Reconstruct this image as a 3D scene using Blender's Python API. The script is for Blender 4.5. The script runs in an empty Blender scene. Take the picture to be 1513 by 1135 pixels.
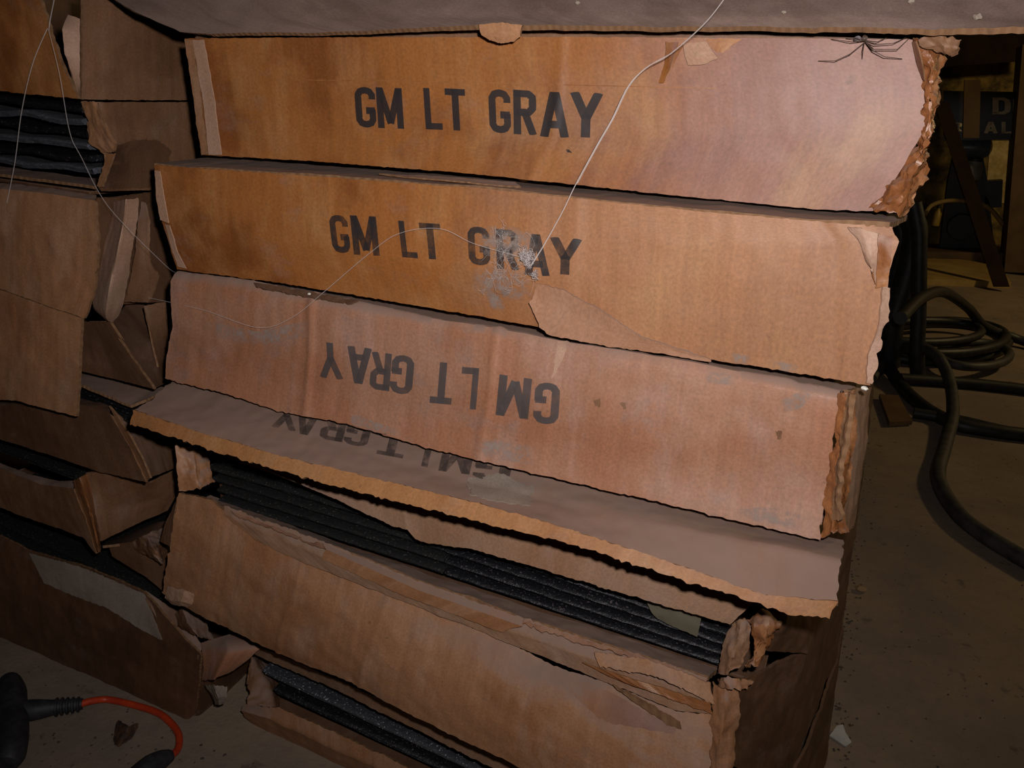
import bpy, bmesh, math, random
from mathutils import Vector, Matrix, noise
from mathutils.bvhtree import BVHTree
SC = bpy.context.scene
C = SC.collection
rnd = random.Random(7)

# ------------------------------------------------------------------ camera, light, exposure
S = 0.6                      # metres from the lens to the front of the right-hand stack
H = 1.246 * S                # lens height above the floor
F, CX, CY = 1208.9, 756.5, 567.5
YAW, PITCH, ROLL = math.radians(22.80), math.radians(19.52), math.radians(3.749)
_f = Vector((-math.sin(YAW)*math.cos(PITCH), math.cos(YAW)*math.cos(PITCH), -math.sin(PITCH)))
_r = Vector((math.cos(YAW), math.sin(YAW), 0)); _u = _r.cross(_f)
CR = _r*math.cos(ROLL) + _u*math.sin(ROLL)
CU = _u*math.cos(ROLL) - _r*math.sin(ROLL)
CF = _f
EYE = Vector((0, -S, H))
cam = bpy.data.cameras.new('camera'); camo = bpy.data.objects.new('camera', cam); C.objects.link(camo)
camo.matrix_world = Matrix((( CR.x, CU.x, -CF.x, EYE.x), (CR.y, CU.y, -CF.y, EYE.y), (CR.z, CU.z, -CF.z, EYE.z), (0, 0, 0, 1)))
cam.sensor_width = 36; cam.lens = F/1513*36; cam.clip_start = 0.01
SC.camera = camo

wd = bpy.data.worlds.new('dark_shed'); SC.world = wd; wd.use_nodes = True
wd.node_tree.nodes['Background'].inputs[0].default_value = (1.0, 0.80, 0.62, 1)
wd.node_tree.nodes['Background'].inputs[1].default_value = 0.02

fl = bpy.data.lights.new('camera_flash', 'SPOT'); flo = bpy.data.objects.new('camera_flash', fl); C.objects.link(flo)
fl.energy = 16.8; fl.color = (1.0, 0.94, 0.92); fl.shadow_soft_size = 0.009
fl.spot_size = math.radians(140); fl.spot_blend = 1.0
flo.location = EYE + CR*0.030 + CU*0.042
_aim = CF + CR*((700-CX)/F) - CU*((200-CY)/F)
flo.rotation_euler = _aim.to_track_quat('-Z', 'Y').to_euler()

lp = bpy.data.lights.new('room_lamp', 'POINT'); lpo = bpy.data.objects.new('room_lamp', lp); C.objects.link(lpo)
lp.energy = 60; lp.color = (1.0, 0.72, 0.32); lp.shadow_soft_size = 0.12
lpo.location = (2.3, 2.9, 2.0)

SC.view_settings.view_transform = 'Standard'; SC.view_settings.look = 'None'
SC.view_settings.exposure = 0.0; SC.view_settings.gamma = 1.0; SC.view_settings.use_curve_mapping = False

# ------------------------------------------------------------------ pixels to points, in the box-front planes
def ray(px, py): return CF + CR*((px-CX)/F) - CU*((py-CY)/F)
def P(px, py, y=0.0):        # the point seen at a pixel, at depth y (in units of S) behind the stack front
    d = ray(px, py); t = (y*S + S)/d.y
    return EYE + d*t
def G(px, py, z=0.0):        # the point seen at a pixel on a horizontal plane z above the floor
    d = ray(px, py); t = (z - EYE.z)/d.z
    return EYE + d*t
def W(x, y, z): return Vector((x*S, y*S, z*S + H))
def Q(px, py, x):           # the point seen at a pixel, in a plane across the stack (x in units of S)
    d = ray(px, py); t = (x*S - EYE.x)/d.x
    return EYE + d*t
def V(p): return p if isinstance(p, Vector) else P(*p)

# ------------------------------------------------------------------ materials
def mat(name):
    m = bpy.data.materials.new(name); m.use_nodes = True
    nt = m.node_tree; b = nt.nodes['Principled BSDF']
    return m, nt, b
def N(nt, t, **kw):
    n = nt.nodes.new(t)
    for k, v in kw.items():
        if k[0] == 'i' and k[1:].isdigit(): n.inputs[int(k[1:])].default_value = v
        elif hasattr(n, k): setattr(n, k, v)
        else: n.inputs[k.replace('_', ' ')].default_value = v
    return n
def L(nt, a, b): nt.links.new(a, b)
def ramp(nt, src, a, b):
    n = N(nt, 'ShaderNodeMapRange'); n.interpolation_type = 'SMOOTHSTEP'
    n.inputs[1].default_value = a; n.inputs[2].default_value = b; L(nt, src, n.inputs[0]); return n.outputs[0]
def mul(nt, a, b):
    n = N(nt, 'ShaderNodeMath'); n.operation = 'MULTIPLY'
    L(nt, a, n.inputs[0])
    if isinstance(b, (int, float)): n.inputs[1].default_value = b
    else: L(nt, b, n.inputs[1])
    return n.outputs[0]
def mix(nt, f, a, b, mode='MIX'):
    n = N(nt, 'ShaderNodeMix'); n.data_type = 'RGBA'; n.blend_type = mode
    if isinstance(f, (int, float)): n.inputs[0].default_value = f
    else: L(nt, f, n.inputs[0])
    for s, i in ((a, 6), (b, 7)):
        if isinstance(s, tuple): n.inputs[i].default_value = (*s, 1)
        else: L(nt, s, n.inputs[i])
    return n.outputs[2]
def noise_t(nt, vec, scale, detail=4, rough=0.6):
    n = N(nt, 'ShaderNodeTexNoise'); n.inputs['Scale'].default_value = scale
    n.inputs['Detail'].default_value = detail; n.inputs['Roughness'].default_value = rough
    L(nt, vec, n.inputs['Vector']); return n.outputs[0]
def stretch(nt, vec, s):
    n = N(nt, 'ShaderNodeMapping'); n.inputs['Scale'].default_value = s; L(nt, vec, n.inputs[0]); return n.outputs[0]

DUST = (0.255, 0.165, 0.128)
def kraft(name, base, stain, stain_amt=0.6, pale=(0.40, 0.25, 0.16), pale_amt=0.4, dust=1.0, rough=0.5, stripe=0.22, spec=0.5, bump=0.12, grey=0.25, wear_sheen=None):
    m, nt, b = mat(name)
    uv = N(nt, 'ShaderNodeUVMap').outputs[0]
    big = noise_t(nt, uv, 7, 4, 0.62)
    med = noise_t(nt, stretch(nt, uv, (1.0, 0.45, 1)), 26, 5, 0.65)
    fine = noise_t(nt, uv, 420, 3, 0.7)
    flute = noise_t(nt, stretch(nt, uv, (150, 5, 1)), 1.0, 3, 0.6)
    wv = N(nt, 'ShaderNodeTexWave'); wv.wave_type = 'BANDS'; wv.bands_direction = 'X'
    wv.inputs['Scale'].default_value = 20; wv.inputs['Distortion'].default_value = 1.0; wv.inputs['Detail'].default_value = 1
    L(nt, uv, wv.inputs['Vector'])
    col = mix(nt, mul(nt, ramp(nt, big, 0.44, 0.60), stain_amt), base, stain)
    col = mix(nt, mul(nt, ramp(nt, med, 0.47, 0.70), pale_amt), col, pale)
    blot = noise_t(nt, stretch(nt, uv, (1, 1.3, 1)), 15, 6, 0.7)
    col = mix(nt, mul(nt, ramp(nt, blot, 0.54, 0.68), grey), col, (0.24, 0.16, 0.135))
    if wear_sheen:  # wear and flash sheen put into the colour, growing to the right
        x0, x1, fc_, fa_ = wear_sheen
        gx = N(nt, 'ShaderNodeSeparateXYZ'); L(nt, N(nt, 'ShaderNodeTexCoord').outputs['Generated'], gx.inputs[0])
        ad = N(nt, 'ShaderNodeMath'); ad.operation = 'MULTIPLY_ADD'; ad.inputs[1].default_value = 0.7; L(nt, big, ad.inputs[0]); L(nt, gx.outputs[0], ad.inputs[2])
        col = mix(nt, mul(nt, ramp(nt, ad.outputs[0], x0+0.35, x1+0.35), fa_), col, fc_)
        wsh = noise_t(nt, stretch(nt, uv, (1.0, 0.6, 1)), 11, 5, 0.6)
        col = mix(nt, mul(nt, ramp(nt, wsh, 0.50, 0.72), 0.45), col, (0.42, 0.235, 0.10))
    sp = noise_t(nt, uv, 130, 2, 0.5)
    col = mix(nt, mul(nt, ramp(nt, sp, 0.70, 0.80), 0.35), col, (0.07, 0.035, 0.02))
    g = N(nt, 'ShaderNodeMapRange'); g.inputs[3].default_value = 1-stripe; g.inputs[4].default_value = 1+stripe; L(nt, flute, g.inputs[0])
    g2 = N(nt, 'ShaderNodeMapRange'); g2.inputs[1].default_value = 0.25; g2.inputs[2].default_value = 0.75
    g2.inputs[3].default_value = 0.78; g2.inputs[4].default_value = 1.22; L(nt, fine, g2.inputs[0])
    k = N(nt, 'ShaderNodeMath'); k.operation = 'MULTIPLY'; L(nt, g.outputs[0], k.inputs[0]); L(nt, g2.outputs[0], k.inputs[1])
    kc = N(nt, 'ShaderNodeCombineColor')
    for i in range(3): L(nt, k.outputs[0], kc.inputs[i])
    col = mix(nt, 1.0, col, kc.outputs[0], 'MULTIPLY')
    geo = N(nt, 'ShaderNodeNewGeometry'); sx = N(nt, 'ShaderNodeSeparateXYZ'); L(nt, geo.outputs['Normal'], sx.inputs[0])
    up = ramp(nt, sx.outputs[2], 0.30, 0.72)
    dn = N(nt, 'ShaderNodeMapRange'); dn.inputs[1].default_value = 0.3; dn.inputs[2].default_value = 0.55
    dn.inputs[3].default_value = 0.65; dn.inputs[4].default_value = 1.0; L(nt, med, dn.inputs[0])
    df = mul(nt, mul(nt, up, dn.outputs[0]), dust)
    col = mix(nt, df, col, DUST)
    L(nt, col, b.inputs['Base Color'])
    b.inputs['Roughness'].default_value = rough; b.inputs['Specular IOR Level'].default_value = spec
    rr = N(nt, 'ShaderNodeMapRange'); rr.inputs[3].default_value = rough; rr.inputs[4].default_value = 0.95; L(nt, df, rr.inputs[0])
    L(nt, rr.outputs[0], b.inputs['Roughness'])
    h = N(nt, 'ShaderNodeMath'); h.operation = 'MULTIPLY_ADD'; h.inputs[1].default_value = 0.55; L(nt, wv.outputs[1], h.inputs[0])
    h2 = mul(nt, noise_t(nt, uv, 60, 5, 0.65), 2.2); L(nt, h2, h.inputs[2])
    bp = N(nt, 'ShaderNodeBump'); bp.inputs['Strength'].default_value = bump; bp.inputs['Distance'].default_value = 0.0011
    L(nt, h.outputs[0], bp.inputs['Height']); L(nt, bp.outputs[0], b.inputs['Normal'])
    return m
ORANGE = kraft('amber_stained_kraft', (0.32, 0.128, 0.038), (0.19, 0.060, 0.014), 0.9, (0.40, 0.20, 0.08), 0.45, rough=0.5)
AMBA = kraft('amber_kraft_worn_sheen_right', (0.31, 0.114, 0.028), (0.20, 0.064, 0.015), 0.95, (0.40, 0.19, 0.075), 0.4, rough=0.52, spec=0.5, bump=0.07, wear_sheen=(0.5, 0.85, (0.245, 0.120, 0.095), 0.8))  # pink flash sheen painted over the worn right end
AMBB = kraft('amber_kraft_worn_lit_right', (0.31, 0.112, 0.028), (0.19, 0.060, 0.014), 0.95, (0.42, 0.21, 0.08), 0.45, rough=0.54, spec=0.4, bump=0.07, wear_sheen=(0.42, 0.66, (0.345, 0.170, 0.088), 0.75))  # paler right half: wear plus the brighter flash light, painted in
TAN = kraft('tan_kraft', (0.36, 0.175, 0.085), (0.27, 0.11, 0.045), 0.6, (0.42, 0.26, 0.17), 0.5, rough=0.5)
PINK = kraft('dusty_pink_kraft', (0.325, 0.160, 0.095), (0.30, 0.118, 0.055), 0.7, (0.34, 0.20, 0.155), 0.6, rough=0.6, grey=0.5)
BROWN = kraft('brown_kraft', (0.20, 0.098, 0.048), (0.12, 0.052, 0.022), 0.7, (0.25, 0.14, 0.085), 0.4, rough=0.6)
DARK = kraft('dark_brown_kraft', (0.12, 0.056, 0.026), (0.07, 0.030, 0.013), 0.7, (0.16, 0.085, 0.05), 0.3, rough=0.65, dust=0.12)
PEEL = kraft('peeled_paper', (0.42, 0.255, 0.175), (0.36, 0.195, 0.11), 0.5, (0.47, 0.31, 0.23), 0.5, rough=0.65, stripe=0.05)
PEELB = kraft('tan_peeled_paper', (0.36, 0.185, 0.105), (0.32, 0.145, 0.07), 0.5, (0.40, 0.24, 0.16), 0.5, rough=0.7, stripe=0.05)
PALE = kraft('pale_torn_paper', (0.27, 0.22, 0.175), (0.19, 0.14, 0.10), 0.6, (0.32, 0.27, 0.22), 0.5, rough=0.8, stripe=0.04, dust=0.2)
TORN = kraft('torn_amber_paper', (0.29, 0.110, 0.038), (0.18, 0.060, 0.018), 0.8, (0.46, 0.27, 0.14), 0.5, rough=0.42, spec=0.5, bump=0.6, dust=0.5)
DUSTY = kraft('grey_dusted_kraft', (0.27, 0.15, 0.085), (0.24, 0.11, 0.05), 0.6, (0.30, 0.19, 0.14), 0.5, rough=0.8, dust=1.0)
LIP = kraft('bare_amber_kraft', (0.36, 0.165, 0.060), (0.27, 0.10, 0.03), 0.6, (0.40, 0.22, 0.11), 0.4, rough=0.6, dust=0.0)
HEAVY = kraft('heavily_dusted_kraft', (0.19, 0.125, 0.10), (0.13, 0.08, 0.06), 0.7, (0.22, 0.15, 0.125), 0.5, rough=0.9, dust=0.0, stripe=0.04, grey=0.5)

def cut_edge():
    m, nt, b = mat('cut_corrugated_edge')
    uv = N(nt, 'ShaderNodeUVMap').outputs[0]
    wv = N(nt, 'ShaderNodeTexWave'); wv.inputs['Scale'].default_value = 34; wv.inputs['Distortion'].default_value = 1.5
    L(nt, uv, wv.inputs['Vector'])
    nz = noise_t(nt, uv, 90, 4, 0.7)
    col = mix(nt, mul(nt, ramp(nt, wv.outputs[1], 0.1, 0.9), 0.30), (0.19, 0.095, 0.042), (0.30, 0.17, 0.085))
    col = mix(nt, mul(nt, ramp(nt, nz, 0.5, 0.7), 0.7), col, (0.10, 0.05, 0.025))
    L(nt, col, b.inputs['Base Color']); b.inputs['Roughness'].default_value = 0.8
    bp = N(nt, 'ShaderNodeBump'); bp.inputs['Strength'].default_value = 0.35; bp.inputs['Distance'].default_value = 0.001
    L(nt, wv.outputs[1], bp.inputs['Height']); L(nt, bp.outputs[0], b.inputs['Normal'])
    return m
EDGE = cut_edge()

def simple(name, c1, c2=None, scale=40, rough=0.7, spec=0.5, bump=0.0, dist=0.001, metal=0.0, coord='Object', lo=0.35, hi=0.65):
    m, nt, b = mat(name)
    tc = N(nt, 'ShaderNodeTexCoord').outputs[coord]
    n = noise_t(nt, tc, scale, 5, 0.65)
    L(nt, mix(nt, ramp(nt, n, lo, hi), c1, c2 or c1), b.inputs['Base Color'])
    b.inputs['Roughness'].default_value = rough; b.inputs['Specular IOR Level'].default_value = spec; b.inputs['Metallic'].default_value = metal
    if bump:
        bp = N(nt, 'ShaderNodeBump'); bp.inputs['Strength'].default_value = bump; bp.inputs['Distance'].default_value = dist
        L(nt, n, bp.inputs['Height']); L(nt, bp.outputs[0], b.inputs['Normal'])
    return m
def rubber(name, base, fleck, rough, amount, spec=0.5):
    m, nt, b = mat(name)
    tc = N(nt, 'ShaderNodeTexCoord').outputs['Object']
    a = noise_t(nt, tc, 260, 4, 0.7); sp = noise_t(nt, tc, 420, 2, 0.5)
    col = mix(nt, mul(nt, ramp(nt, a, 0.45, 0.75), 0.8), base, tuple(c*2.2 for c in base))
    col = mix(nt, mul(nt, ramp(nt, sp, 0.63, 0.70), amount), col, fleck)
    L(nt, col, b.inputs['Base Color']); b.inputs['Roughness'].default_value = rough; b.inputs['Specular IOR Level'].default_value = spec
    bp = N(nt, 'ShaderNodeBump'); bp.inputs['Strength'].default_value = 0.9; bp.inputs['Distance'].default_value = 0.0012
    L(nt, a, bp.inputs['Height']); L(nt, bp.outputs[0], b.inputs['Normal'])
    return m
RUB = rubber('black_rubber', (0.008, 0.008, 0.008), (0.16, 0.16, 0.15), 0.75, 0.35, 0.3)
RUBS = rubber('shiny_black_rubber', (0.007, 0.007, 0.009), (0.20, 0.16, 0.18), 0.42, 0.5)
RUBT = rubber('glittering_grey_rubber', (0.030, 0.030, 0.036), (0.42, 0.42, 0.46), 0.6, 0.9)
RUBG = rubber('grey_dusted_rubber', (0.058, 0.060, 0.072), (0.26, 0.26, 0.28), 0.7, 0.5)

def ink(name, col, wear):
    m, nt, b = mat(name)
    tc = N(nt, 'ShaderNodeTexCoord').outputs['Object']
    a = noise_t(nt, tc, 75, 6, 0.75)
    b.inputs['Base Color'].default_value = (*col, 1); b.inputs['Roughness'].default_value = 0.55
    al = N(nt, 'ShaderNodeMapRange'); al.inputs[1].default_value = 0.30; al.inputs[2].default_value = 0.70
    al.inputs[3].default_value = 1.0; al.inputs[4].default_value = 1-wear; L(nt, a, al.inputs[0])
    L(nt, al.outputs[0], b.inputs['Alpha'])
    return m
INK = ink('black_stamp_ink', (0.028, 0.022, 0.022), 0.30)
INK2 = ink('worn_stamp_ink', (0.030, 0.024, 0.024), 0.62)
INK3 = ink('faded_grey_stamp_ink', (0.085, 0.070, 0.068), 0.5)
INK4 = ink('ghosted_stamp_ink', (0.085, 0.062, 0.055), 0.95)

SMEAR, nt, b = mat('pale_dust_smear'); b.inputs['Base Color'].default_value = (.38, .30, .26, 1); b.inputs['Roughness'].default_value = .95
_tc = N(nt, 'ShaderNodeTexCoord'); _n = noise_t(nt, _tc.outputs['Object'], 160, 5, 0.7)
_uvs = N(nt, 'ShaderNodeSeparateXYZ'); L(nt, _tc.outputs['Generated'], _uvs.inputs[0])
def _edge(o):
    a = N(nt, 'ShaderNodeMath'); a.operation = 'MULTIPLY_ADD'; L(nt, o, a.inputs[0]); a.inputs[1].default_value = 2; a.inputs[2].default_value = -1
    c = N(nt, 'ShaderNodeMath'); c.operation = 'ABSOLUTE'; L(nt, a.outputs[0], c.inputs[0])
    return ramp(nt, c.outputs[0], 1.0, 0.3)
L(nt, mul(nt, mul(nt, ramp(nt, _n, 0.36, 0.70), mul(nt, _edge(_uvs.outputs[0]), _edge(_uvs.outputs[2]))), 0.5), b.inputs['Alpha'])

# ------------------------------------------------------------------ object helpers
def link(name, me, parent=None):
    o = bpy.data.objects.new(name, me); C.objects.link(o)
    if parent is not None:
        o.parent = parent; o.matrix_parent_inverse = Matrix.Translation(-parent.location)
    return o
def thing(name, label, cat, loc, group=None):
    o = bpy.data.objects.new(name, None); C.objects.link(o); o.location = loc; o.empty_display_size = 0.03
    o['label'] = label; o['category'] = cat
    if group: o['group'] = group
    return o
def tag(o, label, cat, group=None):
    o['label'] = label; o['category'] = cat
    if group: o['group'] = group
    return o
def finish(me, mats, angle=40):
    for m in mats: me.materials.append(m)
    me.update()
    for p in me.polygons: p.use_smooth = True
    me.set_sharp_from_angle(angle=math.radians(angle))

def resample(pts, n):
    d = [0]
    for a, b in zip(pts, pts[1:]): d.append(d[-1] + (b-a).length)
    out = []; j = 0; T = d[-1] or 1e-9
    for i in range(n+1):
        t = T*i/n
        while j < len(pts)-2 and d[j+1] < t: j += 1
        s = (t-d[j])/((d[j+1]-d[j]) or 1e-9)
        out.append(pts[j].lerp(pts[j+1], min(max(s, 0), 1)))
    return out, T
def fn(v, seed, f):          # signed fractal noise
    return noise.fractal(Vector((v[0]*f + seed*7.31, v[1]*f + seed*3.7, v[2]*f - seed*5.1)), 0.7, 2.1, 4)
SEED = [0]; BVH = {}
def sheet(name, rows, parent=None, m=TAN, edge=EDGE, thick=0.0035, res=0.0032, wob=0.0012, wf=14, rag=(0.0006, 0.0006, 0.0006, 0.0006), crease=(), smooth=False, kind=None, label=None, rf=120):
    """one bent, thick sheet of cardboard through polylines given top to bottom, left to right"""
    SEED[0] += 1; sd = SEED[0]
    R = [[V(p) for p in r] for r in rows]
    ln = max(sum((b-a).length for a, b in zip(r, r[1:])) for r in R)
    nu = max(3, min(330, int(ln/res)))
    RR = [resample(r, nu)[0] for r in R]
    hs = [sum((a-b).length for a, b in zip(RR[i], RR[i+1]))/(nu+1) for i in range(len(RR)-1)]
    grid = []; vv = []; acc = 0
    for i, h in enumerate(hs):
        nv = max(1 if h < res else 2, min(80, int(h/res)))
        for k in range(nv + (1 if i == len(hs)-1 else 0)):
            t = k/nv
            if smooth and len(RR) > 2:
                p0 = RR[max(i-1, 0)]; p1 = RR[i]; p2 = RR[i+1]; p3 = RR[min(i+2, len(RR)-1)]
                row = [0.5*((2*b) + (c-a)*t + (2*a-5*b+4*c-d)*t*t + (3*b-a-3*c+d)*t*t*t) for a, b, c, d in zip(p0, p1, p2, p3)]
            else: row = [a.lerp(b, t) for a, b in zip(RR[i], RR[i+1])]
            grid.append(row); vv.append(acc + h*t)
        acc += h
    nr = len(grid); nc = nu+1
    du = ln/nu
    def nrm(i, j):
        a = grid[i][min(j+1, nc-1)] - grid[i][max(j-1, 0)]; b = grid[min(i+1, nr-1)][j] - grid[max(i-1, 0)][j]
        n = b.cross(a); return n.normalized() if n.length > 1e-12 else Vector((0, -1, 0))
    NN = [[nrm(i, j) for j in range(nc)] for i in range(nr)]
    front = []
    for i in range(nr):
        row = []
        for j in range(nc):
            p = grid[i][j]; n = NN[i][j]
            q = p + n*(wob*fn(p, sd, wf) + 0.25*wob*fn(p, sd+50, wf*4))
            for (ax, ay, amp, wid) in crease:       # crease through (u,v) fractions: ax at the top, ay at the bottom
                x = j/nu - (ax + (ay-ax)*(i/(nr-1)))
                q = q + n*(amp*math.exp(-(x/wid)**2))
            row.append(q)
        front.append(row)
    for j in range(nc):
        d = (grid[min(1, nr-1)][j]-grid[0][j]); d = d.normalized() if d.length else d
        front[0][j] = front[0][j] + d*(rag[0]*(fn(grid[0][j], sd+9, rf)+fn(grid[0][j], sd+9, rf*3.3))*.6)
        d = (grid[nr-1][j]-grid[max(nr-2, 0)][j]); d = d.normalized() if d.length else d
        front[nr-1][j] = front[nr-1][j] + d*(rag[1]*(fn(grid[nr-1][j], sd+19, rf)+fn(grid[nr-1][j], sd+19, rf*3.3))*.6)
    for i in range(nr):
        d = (grid[i][0]-grid[i][1]).normalized(); front[i][0] = front[i][0] + d*(rag[2]*fn(grid[i][0], sd+29, rf))
        d = (grid[i][nc-1]-grid[i][nc-2]).normalized(); front[i][nc-1] = front[i][nc-1] + d*(rag[3]*fn(grid[i][nc-1], sd+39, rf))
    verts = [p for r in front for p in r] + [front[i][j] - NN[i][j]*thick for i in range(nr) for j in range(nc)]
    off = nr*nc; faces = []; mi = []; uvs = []
    ou, ov = rnd.random()*40, rnd.random()*40
    U = lambda i, j: (ou + j*du, ov - vv[i])
    for i in range(nr-1):
        for j in range(nc-1):
            a, b, c, d = i*nc+j, i*nc+j+1, (i+1)*nc+j+1, (i+1)*nc+j
            q = [U(i, j), U(i, j+1), U(i+1, j+1), U(i+1, j)]
            faces.append((a, d, c, b)); mi.append(0); uvs += [q[0], q[3], q[2], q[1]]
            faces.append((off+a, off+b, off+c, off+d)); mi.append(0); uvs += q
    def strip(seq, us):
        for (a, b), (ua, ub) in zip(zip(seq, seq[1:]), zip(us, us[1:])):
            faces.append((a, b, off+b, off+a)); mi.append(1); uvs.extend([(ua, 0), (ub, 0), (ub, thick), (ua, thick)])
    strip([j for j in range(nc)], [j*du for j in range(nc)])
    strip([(nr-1)*nc+j for j in range(nc-1, -1, -1)], [j*du for j in range(nc)])
    strip([i*nc for i in range(nr-1, -1, -1)], [vv[i] for i in range(nr-1, -1, -1)])
    strip([i*nc+nc-1 for i in range(nr)], vv)
    me = bpy.data.meshes.new(name); me.from_pydata([tuple(v) for v in verts], [], faces)
    ul = me.uv_layers.new(name='UVMap'); ul.data.foreach_set('uv', [c for t in uvs for c in t])
    me.polygons.foreach_set('material_index', mi)
    finish(me, [m, edge], 50)
    o = link(name, me, parent)
    fv = [p for r in front for p in r]
    BVH[o.name] = BVHTree.FromPolygons(fv, [(i*nc+j, (i+1)*nc+j, (i+1)*nc+j+1, i*nc+j+1) for i in range(nr-1) for j in range(nc-1)])
    if kind: o['kind'] = kind
    if label: o['label'] = label
    return o
def slabs(name, boxes, m, parent=None, bev=0.0012):
    """bevelled boxes (lo, hi) in metres joined into one mesh with uv in metres"""
    bm = bmesh.new()
    for lo, hi in boxes:
        lo = Vector(lo); hi = Vector(hi)
        r = bmesh.ops.create_cube(bm, size=1, matrix=Matrix.Translation((lo+hi)/2) @ Matrix.Diagonal((*(hi-lo), 1)))
        if bev: bmesh.ops.bevel(bm, geom=list({e for v in r['verts'] for e in v.link_edges}), offset=min(bev, 0.4*min(hi-lo)), segments=1, affect='EDGES')
    ul = bm.loops.layers.uv.new('UVMap')
    for f in bm.faces:
        n = f.normal; k = max(range(3), key=lambda i: abs(n[i]))
        for lo_ in f.loops:
            c = lo_.vert.co; lo_[ul].uv = (c[(k+1) % 3 if k != 1 else 0], c[(k+2) % 3 if k != 1 else 2])
    me = bpy.data.meshes.new(name); bm.to_mesh(me); bm.free(); finish(me, [m])
    return link(name, me, parent)
def carton_shell(t, x0, x1, y0, y1, z0, z1, which, m=BROWN):
    """the walls of a carton behind its front, each wall a part; box sides in units of S"""
    a = W(x0, y0, z0); b = W(x1, y1, z1); k = 0.004
    D = {'top_panel': ((a.x, a.y, b.z-k), (b.x, b.y, b.z)), 'bottom_panel': ((a.x, a.y, a.z), (b.x, b.y, a.z+k)),
         'left_panel': ((a.x, a.y, a.z+k), (a.x+k, b.y, b.z-k)), 'right_panel': ((b.x-k, a.y, a.z+k), (b.x, b.y, b.z-k)),
         'back_panel': ((a.x+k, b.y-k, a.z+k), (b.x-k, b.y, b.z-k))}
    for n in which: slabs(n, [D[n]], m, t)
def tube(name, pts, r, m, parent=None, seg=10, smooth=True, radii=None, cap=True):
    pts = [Vector(p) for p in pts]
    if smooth and len(pts) > 2:
        out = []
        for i in range(len(pts)-1):
            a, b, c, d = pts[max(i-1, 0)], pts[i], pts[i+1], pts[min(i+2, len(pts)-1)]
            for k in range(8):
                t = k/8; out.append(0.5*((2*b)+(c-a)*t+(2*a-5*b+4*c-d)*t*t+(3*b-a-3*c+d)*t**3))
        pts = out + [pts[-1]]
    n = len(pts); vs = []; fs = []
    nrm = None
    for i, p in enumerate(pts):
        t = (pts[min(i+1, n-1)]-pts[max(i-1, 0)]).normalized()
        if nrm is None: nrm = t.orthogonal().normalized()
        nrm = (nrm - t*nrm.dot(t)); nrm = nrm.normalized() if nrm.length > 1e-9 else t.orthogonal().normalized()
        b = t.cross(nrm)
        if radii: x = i/(n-1)*(len(radii)-1); k = min(int(x), len(radii)-2); rr = radii[k]+(radii[k+1]-radii[k])*(x-k)
        else: rr = r
        for s in range(seg):
            a = 2*math.pi*s/seg; vs.append(p + nrm*(rr*math.cos(a)) + b*(rr*math.sin(a)))
    for i in range(n-1):
        for s in range(seg):
            a = i*seg+s; b = i*seg+(s+1) % seg; fs.append((a, b, b+seg, a+seg))
    if cap: fs.append(tuple(range(seg-1, -1, -1))); fs.append(tuple((n-1)*seg+s for s in range(seg)))
    me = bpy.data.meshes.new(name); me.from_pydata([tuple(v) for v in vs], [], fs); finish(me, [m], 50)
    return link(name, me, parent)
def lathe(name, prof, base, m, parent=None, axis=Vector((0, 0, 1)), seg=24):
    q = axis.to_track_quat('Z', 'Y'); vs = []; fs = []
    for r, z in prof:
        for s in range(seg):
            a = 2*math.pi*s/seg; vs.append(base + q @ Vector((r*math.cos(a), r*math.sin(a), z)))
    for i in range(len(prof)-1):
        for s in range(seg):
            a = i*seg+s; b = i*seg+(s+1) % seg; fs.append((a, b, b+seg, a+seg))
    fs.append(tuple(range(seg-1, -1, -1))); fs.append(tuple((len(prof)-1)*seg+s for s in range(seg)))
    me = bpy.data.meshes.new(name); me.from_pydata([tuple(v) for v in vs], [], fs); finish(me, [m], 35)
    return link(name, me, parent)
def chunk(name, p, size, m, parent=None, seed=0, flat=0.6):
    bm = bmesh.new(); bmesh.ops.create_icosphere(bm, subdivisions=2, radius=1)
    for v in bm.verts:
        k = 1 + 0.45*fn(v.co, seed+3, 1.3); v.co = Vector((v.co.x*size*k, v.co.y*size*k*0.8, v.co.z*size*k*flat))
    lo = min(v.co.z for v in bm.verts)
    for v in bm.verts: v.co += p + Vector((0, 0, -lo))
    me = bpy.data.meshes.new(name); bm.to_mesh(me); bm.free(); finish(me, [m], 30)
    return link(name, me, parent)
def prism(name, pts, ext, m, parent=None):
    n = len(pts); vs = [V(p) for p in pts]; vs += [v+ext for v in vs]
    fs = [tuple(range(n)), tuple(range(2*n-1, n-1, -1))] + [(i, n+i, n+(i+1) % n, (i+1) % n) for i in range(n)]
    bm = bmesh.new(); bv = [bm.verts.new(v) for v in vs]
    for f in fs: bm.faces.new([bv[i] for i in f])
    bmesh.ops.recalc_face_normals(bm, faces=bm.faces)
    me = bpy.data.meshes.new(name); bm.to_mesh(me); bm.free(); finish(me, [m], 30)
    return link(name, me, parent)

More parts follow.
